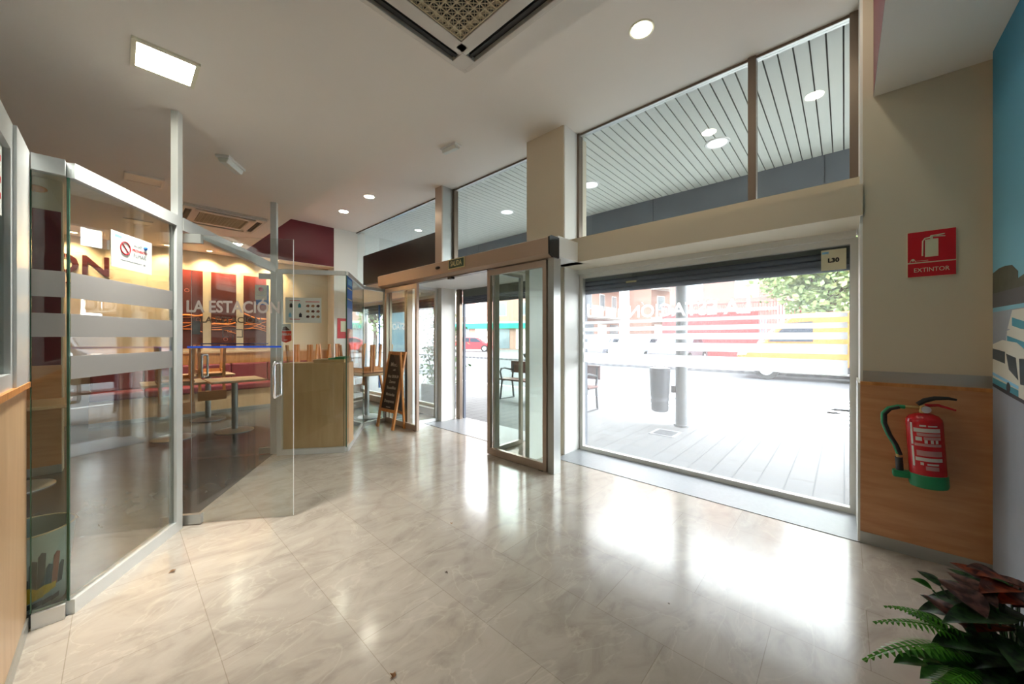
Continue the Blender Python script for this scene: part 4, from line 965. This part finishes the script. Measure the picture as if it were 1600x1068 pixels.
for bs, tp, wd, m_, ar in LV: b.tube([(px_+random.uniform(-.06, .06), py_+random.uniform(-.06, .06), .26), ((px_+bs[0])/2, (py_+bs[1])/2, .40), bs], .003, 5)
b.build('stems', 'pgreen', t)

# ================================================================ FLOOR LITTER
def litter(x, y, s_, m_, label, seed):
    random.seed(seed); bb = MB(); n_ = 9; c = bb.bm.verts.new((x, y, .006)); V = []
    for i in range(n_):
        a = 2*PI*i/n_; rr_ = s_*(1 if i % 2 else .45)*random.uniform(.7, 1.2)
        V.append(bb.bm.verts.new((x+rr_*math.cos(a), y+rr_*math.sin(a)*.8, .002+random.uniform(0, .012))))
    for i in range(n_): bb.bm.faces.new((c, V[i], V[(i+1) % n_]))
    bmesh.ops.solidify(bb.bm, geom=bb.bm.faces[:], thickness=.0006)
    bb.build('dry_leaf', m_, None, label, cat='leaf', group='dry leaf scraps on the marble floor')
litter(.738, 1.315, .020, 'dry', 'pale brown dry leaf nearest the bottom edge of the photo', 1)
litter(.211, 2.834, .022, 'dry', 'reddish dry leaf in front of the tall glass partition', 2)
litter(1.264, 1.671, .013, 'dryd', 'dark crumpled leaf scrap in the middle of the floor', 3)
litter(1.627, 2.084, .014, 'dry', 'brown leaf scrap on the floor towards the automatic door', 4)
litter(2.161, 1.803, .009, 'dryd', 'tiny dark leaf scrap on the pale reflection near the display window', 5)
litter(1.868, .648, .009, 'dryd', 'tiny black leaf scrap at the lower right of the floor', 6)

# ================================================================ OUTSIDE: CANOPY
t = thing('canopy', 'white slatted canopy soffit with grey concrete fascia outside the windows', 'canopy', (5.3, 5, 3.9))
b = MB(); y = -9.0
while y < 22: b.box(3.81, 6.42, y, y+.094, 3.80, 3.82); y += .106
b.build('slats', 'soffit', t)
b = MB(); b.box(3.81, 6.42, -9, 22, 3.83, 3.89); b.build('backing', 'slatgap', t)
b = MB()
for i in range(14): b.box(6.42, 6.58, -9+i*2.3, -9+(i+1)*2.3-.012, 3.31, 4.4)
b.box(6.44, 6.56, -9, 22, 3.32, 4.35)
b.build('fascia', 'conc', t)
for i, (x, y) in enumerate(((5.11, 1.18), (5.13, 3.0), (5.13, 4.85), (5.13, 6.68))):
    t = thing('canopy_downlight', ('round white canopy lamp behind the middle of the big transom', 'round white canopy lamp at the left end of the big transom', 'round white canopy lamp above the automatic door', 'round white canopy lamp above the black panel', 'round white canopy lamp beyond the extinguisher wall')[i], 'downlight', (x, y, 3.8), group='canopy downlights')
    b = MB(); b.lathe([(.11, -.006), (.135, -.012), (.145, 0)], (x, y, 3.8), 30); b.build('ring', 'white', t, smooth=True)
    b = MB(); b.cyl((x, y, 3.79), (x, y, 3.799), .11, seg=30); b.build('lens', 'canlamp', t)
# facade wall above and beyond our own room
b = MB(); b.box(3.77, 3.95, -9, -.8, 0, 3.9); b.box(3.78, 3.95, 8.35, 22, 0, 3.9); b.box(3.6, 3.95, -9, 22, 3.9, 6); struct('wall_facade', b, 'stucco')

# ================================================================ OUTSIDE: GROUND
b = MB(); b.box(3.9, 7.35, -12, 40, -.2, -.01); struct('floor_pavement', b, 'walk')
b = MB(); b.box(7.35, 7.5, -12, 40, -.2, -.005); struct('trim_30', b, 'curb')
b = MB(); b.box(7.5, 17.2, -30, 70, -.25, -.11); struct('floor_road', b, 'road')
b = MB(); b.box(17.2, 80, -40, 90, -.2, .0); struct('floor_far_pavement', b, 'walk')
b = MB()
for k in range(5):
    y = 3.9-k*.75; b.prism([(8.2, y), (8.2, y-.35), (9.9, y-1.1), (9.9, y-.75)], 'z', -.112, -.106)
b.box(11.2, 11.35, -2, 2.6, -.112, -.106)
for k in range(6): b.box(8.3+k*.45, 8.55+k*.45, -.8, .25, -.112, -.106)
tagp(b.build('road_marking', 'paint'), 'white painted hatch and crossing stripes on the road outside', 'road marking')
t = thing('manhole_cover', 'small square access cover set in the pavement at the foot of the pole', 'manhole cover', (5.26, 1.87, 0))
b = MB(); b.box(5.08, 5.44, 1.7, 2.04, -.012, -.004); b.build('frame', 'stone', t)
b = MB(); b.box(5.12, 5.40, 1.74, 2.0, -.008, -.001); b.build('lid', 'road', t)
# pole and bin
t = thing('pole', 'grey steel post standing on the pavement behind the display window', 'pole', (5.85, 1.84, 0))
b = MB(); b.cyl((5.85, 1.84, -.01), (5.85, 1.84, 3.0), .085, seg=28); b.build('shaft', 'pole', t, smooth=True)
b = MB(); b.cyl((5.85, 1.84, -.01), (5.85, 1.84, .02), .11, seg=28); b.build('collar', 'pole', t, smooth=True)
b = MB(); b.lathe([(.085, 0), (.06, .04), (.0, .06)], (5.85, 1.84, 3.0), 28); b.build('cap', 'pole', t, smooth=True)
t = thing('litter_bin', 'dark grey litter bin strapped to the grey post', 'bin', (5.72, 2.12, .2))
b = MB(); b.lathe([(.10, .20), (.125, .22), (.15, .80), (.155, .83), (.14, .83)], (5.72, 2.12, 0), 28); b.build('body', 'bin', t, smooth=True)
b = MB(); b.lathe([(.155, .83), (.15, .87), (.09, .89), (.0, .895)], (5.72, 2.12, 0), 28); b.build('lid', 'bin', t, smooth=True)
b = MB(); b.tube([(5.72, 2.20, .89), (5.72, 2.16, .94), (5.72, 2.08, .94), (5.72, 2.04, .89)], .008, 6); b.build('lid_handle', 'bin', t)
b = MB(); b.box(5.78, 5.84, 1.92, 1.97, .5, .6); b.build('strap', 'iron', t)
# street bench
t = thing('street_bench', 'brown wooden street bench with curved iron armrests on the pavement', 'bench', (5.86, 4.25, 0))
b = MB(); b.box(6.08, 6.12, 3.36, 5.62, .56, .82); b.build('back_board', 'brown', t, bevel=.01)
b = MB(); b.box(5.68, 6.03, 3.36, 5.62, .42, .455); b.build('seat_board', 'brown', t, bevel=.01)
for y in (3.42, 4.48, 5.55):
    b = MB(); b.tube([(6.10, y, 0), (6.05, y, .4), (6.10, y, .80)], .022, 8); b.tube([(5.66, y, 0), (5.72, y, .40), (5.66, y, .6), (5.70, y, .67), (5.80, y, .68), (6.06, y, .62)], .02, 8)
    b.tube([(5.66, y, .012), (6.10, y, .012)], .014, 6); b.tube([(5.70, y, .41), (6.06, y, .41)], .016, 6); b.build('leg_frame', 'iron', t, smooth=True)

# ---------------------------------------------------------------- vehicles
def wheel(mbx, x, y, r_, ax): mbx.cyl((x, y-ax, r_), (x, y+ax, r_), r_, seg=22)
def car(x, y, rz, col, label, L=4.2, W_=1.75, group=None):
    t = thing('parked_car', label, 'car', (x, y, -.1 if x < 17 else 0), rz, group)
    k = L/4.2
    prof = [(-2.1, .32), (-2.1, .62), (-2.0, .78), (-1.2, .90), (-.55, 1.38), (.75, 1.42), (1.55, .98), (2.05, .90), (2.1, .6), (2.1, .32), (1.7, .28), (-1.7, .28)]
    b = MB(); b.prism([(p[0]*k, p[1]) for p in prof], 'y', -W_/2, W_/2); b.build('body', col, t, world=False, bevel=.05)
    for sg in (-1, 1):
        b = MB(); y0 = sg*(W_/2+.004)
        b.prism([(-1.05*k, .93), (-.5*k, 1.32), (.08*k, 1.34), (.08*k, .95)], 'y', y0-.006, y0+.006); b.prism([(.16*k, .95), (.16*k, 1.34), (.72*k, 1.34), (1.35*k, .98)], 'y', y0-.006, y0+.006)
        b.build('side_windows', 'vand', t, world=False)
        for xx in (-1.3, 1.35):
            b = MB(); b.cyl((xx*k, sg*(W_/2-.1), .33), (xx*k, sg*(W_/2+.03), .33), .33, seg=24); wh = b.build('wheel', 'tyre', t, world=False)
            b = MB(); b.cyl((xx*k, sg*(W_/2), .33), (xx*k, sg*(W_/2+.04), .33), .2, seg=16); b.build('hub', 'carsil', wh, world=False)
    b = MB(); b.prism([(-1.22*k, .92), (-.58*k, 1.37), (-.60*k, 1.39), (-1.24*k, .94)], 'y', -W_/2+.12, W_/2-.12); b.build('windscreen', 'vand', t, world=False)
    b = MB(); b.box(-2.12*k, -2.08*k, -W_/2+.1, -W_/2+.4, .6, .72); b.box(-2.12*k, -2.08*k, W_/2-.4, W_/2-.1, .6, .72); b.build('headlamps', 'white', t, world=False)
    return t
fwd = Vector((math.sin(YAW), math.cos(YAW), 0)); rgt = Vector((math.cos(YAW), -math.sin(YAW), 0))
car(23.6, 27.0, math.radians(130), 'carred', 'red car parked across the road beyond the open doorway')
cars = [(19.6, 12.6, 'carblue'), (19.6, 10.5, 'cardark'), (19.6, 8.4, 'carsil'), (19.6, 6.3, 'cardark'), (19.6, 14.7, 'carsil')]
nm = ['blue car in the far parked row', 'dark car next to the blue one in the far row', 'silver car in the middle of the far row', 'dark car at the right end of the far row', 'silver car at the left end of the far row']
for (x, y, c), lb in zip(cars, nm): car(x, y, 0, c, lb, 3.9)
# orange van
t = thing('delivery_van', 'large orange van passing on the far side of the road', 'van', (16.2, 0, -.11))
b = MB(); pr = [(2.85, .35), (2.90, .75), (2.75, 1.0), (2.15, 1.15), (1.45, 1.95), (1.2, 2.15), (-4.2, 2.25), (-4.25, .35)]
b.prism(pr, 'x', 15.3, 17.1); b.build('body', 'orange', t, bevel=.06)
b = MB(); b.prism([(1.95, 1.22), (1.38, 1.85), (.75, 1.88), (.75, 1.22)], 'x', 15.28, 15.31); b.build('side_window', 'vand', t)
b = MB(); b.box(15.29, 17.0, -4.2, 2.88, .22, .42); b.build('sill', 'iron', t)
for y in (2.0, -3.0):
    b = MB(); b.cyl((15.26, y, .25), (15.5, y, .25), .35, seg=28); wq = b.build('wheel', 'tyre', t)
    b = MB(); b.cyl((15.24, y, .25), (15.27, y, .25), .2, seg=20); b.build('hub', 'carsil', wq)
b = MB()
b.prism([(.1, 1.05), (-.2, .98), (-.5, .96), (-.8, .98), (-1.1, 1.05), (-1.0, 1.35), (-.6, 1.45), (-.2, 1.35)], 'x', 15.285, 15.30); b.build('emblem', M['orange'], t, 'scallop-edged emblem on the side')
b = MB(); b.prism([(2.88, .72), (2.78, .95), (2.5, 1.0), (2.6, .75)], 'x', 15.28, 15.31); b.build('headlamp', 'white', t)
b = MB(); b.prism([(2.2, 1.15), (1.5, 1.93), (1.55, 1.97), (2.28, 1.17)], 'x', 15.285, 15.32); b.build('white_pillar_stripe', 'white', t)
# ---------------------------------------------------------------- fence, walls, buildings
t = thing('red_wall', 'low red painted wall with red railings across the road', 'wall', (22, 5.5, 0))
b = MB(); b.box(22, 22.3, 3.2, 8.0, 0, 2.7); b.build('masonry', 'redwall', t)
b = MB(); 
for k in range(40): b.box(22.1, 22.13, 3.2+k*.12, 3.23+k*.12, 2.7, 3.2)
b.box(22.1, 22.13, 3.2, 8, 3.15, 3.2); b.build('railings', 'redfence', t)
t = thing('red_fence', 'open red metal fence running from the red wall to the tree', 'fence', (22, 2.4, 0))
b = MB()
for k in range(13): b.box(22.05, 22.04, 1.62+k*.12, 1.65+k*.12, .7, 3.15)
for k in range(5): b.box(22.0, 22.03, 1.6, 3.18, 3.15+k*.12, 3.17+k*.12)
b.build('bars', 'redfence', t)
b = MB(); b.box(22.0, 22.1, 1.5, 1.6, 0, 3.8); b.build('post', 'redwall', t)
b = MB(); b.box(21.95, 22.2, 1.6, 3.19, 0, .7); b.build('plinth', 'stucco', t)
def building(name, label, a, b_, h_, wm, floors, cols, depth=8, balc=True, gf=3.2, awn=False):
    S = Seg(a, b_); t = thing(name, label, 'building', (a[0], a[1], 0))
    q = MB(); S.box(q, 0, S.L, 0, depth, 0, h_); q.build('wall', wm, t)
    q = MB(); S.box(q, -.1, S.L+.1, -.12, depth, h_, h_+.25); q.build('roof', 'stucco', t)
    fh = (h_-gf)/floors; cw = S.L/cols
    for f in range(floors):
        for c in range(cols):
            z0 = gf+f*fh+.7; s0 = c*cw+cw*.3; s1 = c*cw+cw*.7
            q = MB(); S.box(q, s0, s1, -.03, .02, z0, z0+fh*.5); wn = q.build('window', 'white', t)
            q = MB(); S.box(q, s0+.08, s1-.08, -.05, -.03, z0+.08, z0+fh*.5-.08); q.build('pane', 'winglass', wn)
            if balc and (c % 2 == f % 2 or balc == 2):
                q = MB(); S.box(q, c*cw+cw*.1, c*cw+cw*.9, -.9, 0, gf+f*fh-.1, gf+f*fh+.05); S.box(q, c*cw+cw*.1, c*cw+cw*.9, -.9, -.85, gf+f*fh+.05, gf+f*fh+.9)
                q.build('balcony', 'stucco', t)
        q = MB(); S.box(q, 0, S.L, -.06, 0, gf+f*fh-.15, gf+f*fh+.05); q.build('string_course', 'stucco', t)
    for c in range(cols):
        q = MB(); S.box(q, c*cw+cw*.15, c*cw+cw*.85, -.03, .02, .1, gf-.6); q.build('shop_front', 'winglass' if c % 2 else 'stucco', t)
    if awn:
        q = MB(); S.box(q, .5, S.L*.97, -.5, 0, 2.45, 3.05); q.build('awning', 'awn', t, 'green shop awning')
    return t, S
building('apartment_building', 'brick apartment block with a green shop awning facing the open doorway', (26.6, 37.5), (33.0, 23.6), 13, 'brick', 3, 6, awn=True, balc=0)
building('apartment_building', 'brick apartment block with pale balconies at the left of the display window view', (22.5+.6, 16.2), (40, 21.0), 15, 'brick', 4, 5, balc=2) if False else None
building('apartment_building', 'brick apartment block with pale balconies at the left of the display window view', (24.0, 16.3), (34, 16.6), 15, 'brick', 4, 4, balc=2, depth=4)
building('apartment_building', 'pale balconied brick block beside the grey post in the window view', (33.0, 13.0), (41.0, 10.8), 14, 'brick', 4, 3, balc=2, depth=2.5)
building('apartment_building', 'plain pink block with few windows behind the red wall', (27, 9.3), (27, 3.0), 12, 'brickp', 3, 2, balc=0)
building('apartment_building', 'long pale block far behind the street tree', (48, 4), (48, -26), 10, 'stucco', 3, 8, balc=0)
# ---------------------------------------------------------------- trees
def tree(x, y, h_, R_, cz, n, label, sz=.16, seed=1, m_='leafg', trunk=.14, group='street trees'):
    random.seed(seed); t = thing('street_tree', label, 'tree', (x, y, 0), group=group)
    b = MB(); b.tube([(x, y, -.1), (x+.1, y, h_*.3), (x, y+.1, h_*.55)], trunk, 10, rs=[trunk*1.2, trunk, trunk*.8])
    tips = []
    for i in range(9):
        a = i*2.4; e = (x+R_*.7*math.cos(a), y+R_*.7*math.sin(a), cz+random.uniform(-.2, .7)*R_*.6)
        b.tube([(x, y, h_*.42), ((x+e[0])/2, (y+e[1])/2, (h_*.5+e[2])/2+.2), e], .05, 6, rs=[trunk*.55, trunk*.35, .02]); tips.append(e)
    b.build('trunk', 'bark', t, smooth=True)
    f = MB(); cl = []
    for i in range(60):
        v = Vector((random.gauss(0, 1), random.gauss(0, 1), random.gauss(0, 1))).normalized()*random.uniform(.35, 1)
        cl.append(Vector((x+v.x*R_, y+v.y*R_, cz+v.z*R_*.72)))
    for i in range(n):
        c = random.choice(cl); p = c + Vector((random.gauss(0, 1), random.gauss(0, 1), random.gauss(0, 1)))*R_*.14
        u = Vector((random.gauss(0, 1), random.gauss(0, 1), random.gauss(0, .6))).normalized(); v = u.orthogonal().normalized()
        v = (v*math.cos(i)+u.cross(v)*math.sin(i)); s_ = sz*random.uniform(.6, 1.3)
        f.quad(p-u*s_, p+v*s_*.55, p+u*s_, p-v*s_*.55)
    f.build('foliage', m_, t)
tree(20.0, .4, 6.0, 2.6, 4.5, 9000, 'leafy street tree at the right of the display window view', .13, 4)
tree(9.6, 15.5, 5.2, 2.2, 3.9, 5000, 'leafy street tree seen through the cafe window', .13, 6)
tree(12.0, 24.0, 5.5, 3.0, 4.2, 5000, 'farther leafy street tree seen through the cafe window', .15, 8)
# hedge behind fence
random.seed(9); b = MB()
for i in range(5000):
    p = Vector((random.uniform(22.6, 24), random.uniform(-6, 2.2), random.uniform(.2, 2.9))); u = Vector((random.gauss(0, 1), random.gauss(0, 1), random.gauss(0, 1))).normalized(); v = u.orthogonal().normalized()
    b.quad(p-u*.13, p+v*.08, p+u*.13, p-v*.08)
o = b.build('hedge', 'leafg'); tagp(o, 'green hedge beyond the road at the right of the window view', 'hedge')
t = thing('shrub', 'dark leafy shrub on the pavement beside the doorway glass', 'shrub', (4.55, 6.15, 0), group=None)
b = MB(); b.box(4.33, 4.77, 5.9, 6.6, 0, .38); b.build('planter', 'pole', t, bevel=.02)
b = MB(); random.seed(12)
for i in range(14): b.tube([(4.55+random.uniform(-.1, .1), 6.2+random.uniform(-.2, .2), .35), (4.55+random.uniform(-.2, .2), 6.2+random.uniform(-.3, .3), 1.0), (4.55+random.uniform(-.3, .3), 6.2+random.uniform(-.45, .4), random.uniform(1.3, 1.9))], .008, 5)
b.build('stems', 'bark', t)
b = MB()
for i in range(1800):
    p = Vector((4.55+random.gauss(0, .16), 6.2+random.gauss(0, .24), .35+1.5*random.random()**.8)); u = Vector((random.gauss(0, 1), random.gauss(0, 1), random.gauss(0, 1))).normalized(); v = u.orthogonal().normalized()
    b.quad(p-u*.05, p+v*.022, p+u*.05, p-v*.022)
b.build('foliage', 'leafd', t)
t = thing('advertising_panel', 'blue street advertising panel seen through the cafe window', 'panel', (7.0, 12.3, 0))
b = MB(); b.box(7.0, 7.15, 11.7, 12.9, .6, 2.3); b.build('poster', 'lblue', t); b = MB(); b.box(6.98, 7.18, 11.6, 13.0, .4, .6); b.box(6.98, 7.18, 11.6, 13.0, 2.3, 2.45); b.box(7.0, 7.15, 12.2, 12.4, 0, .4); b.build('frame', 'blue2', t)
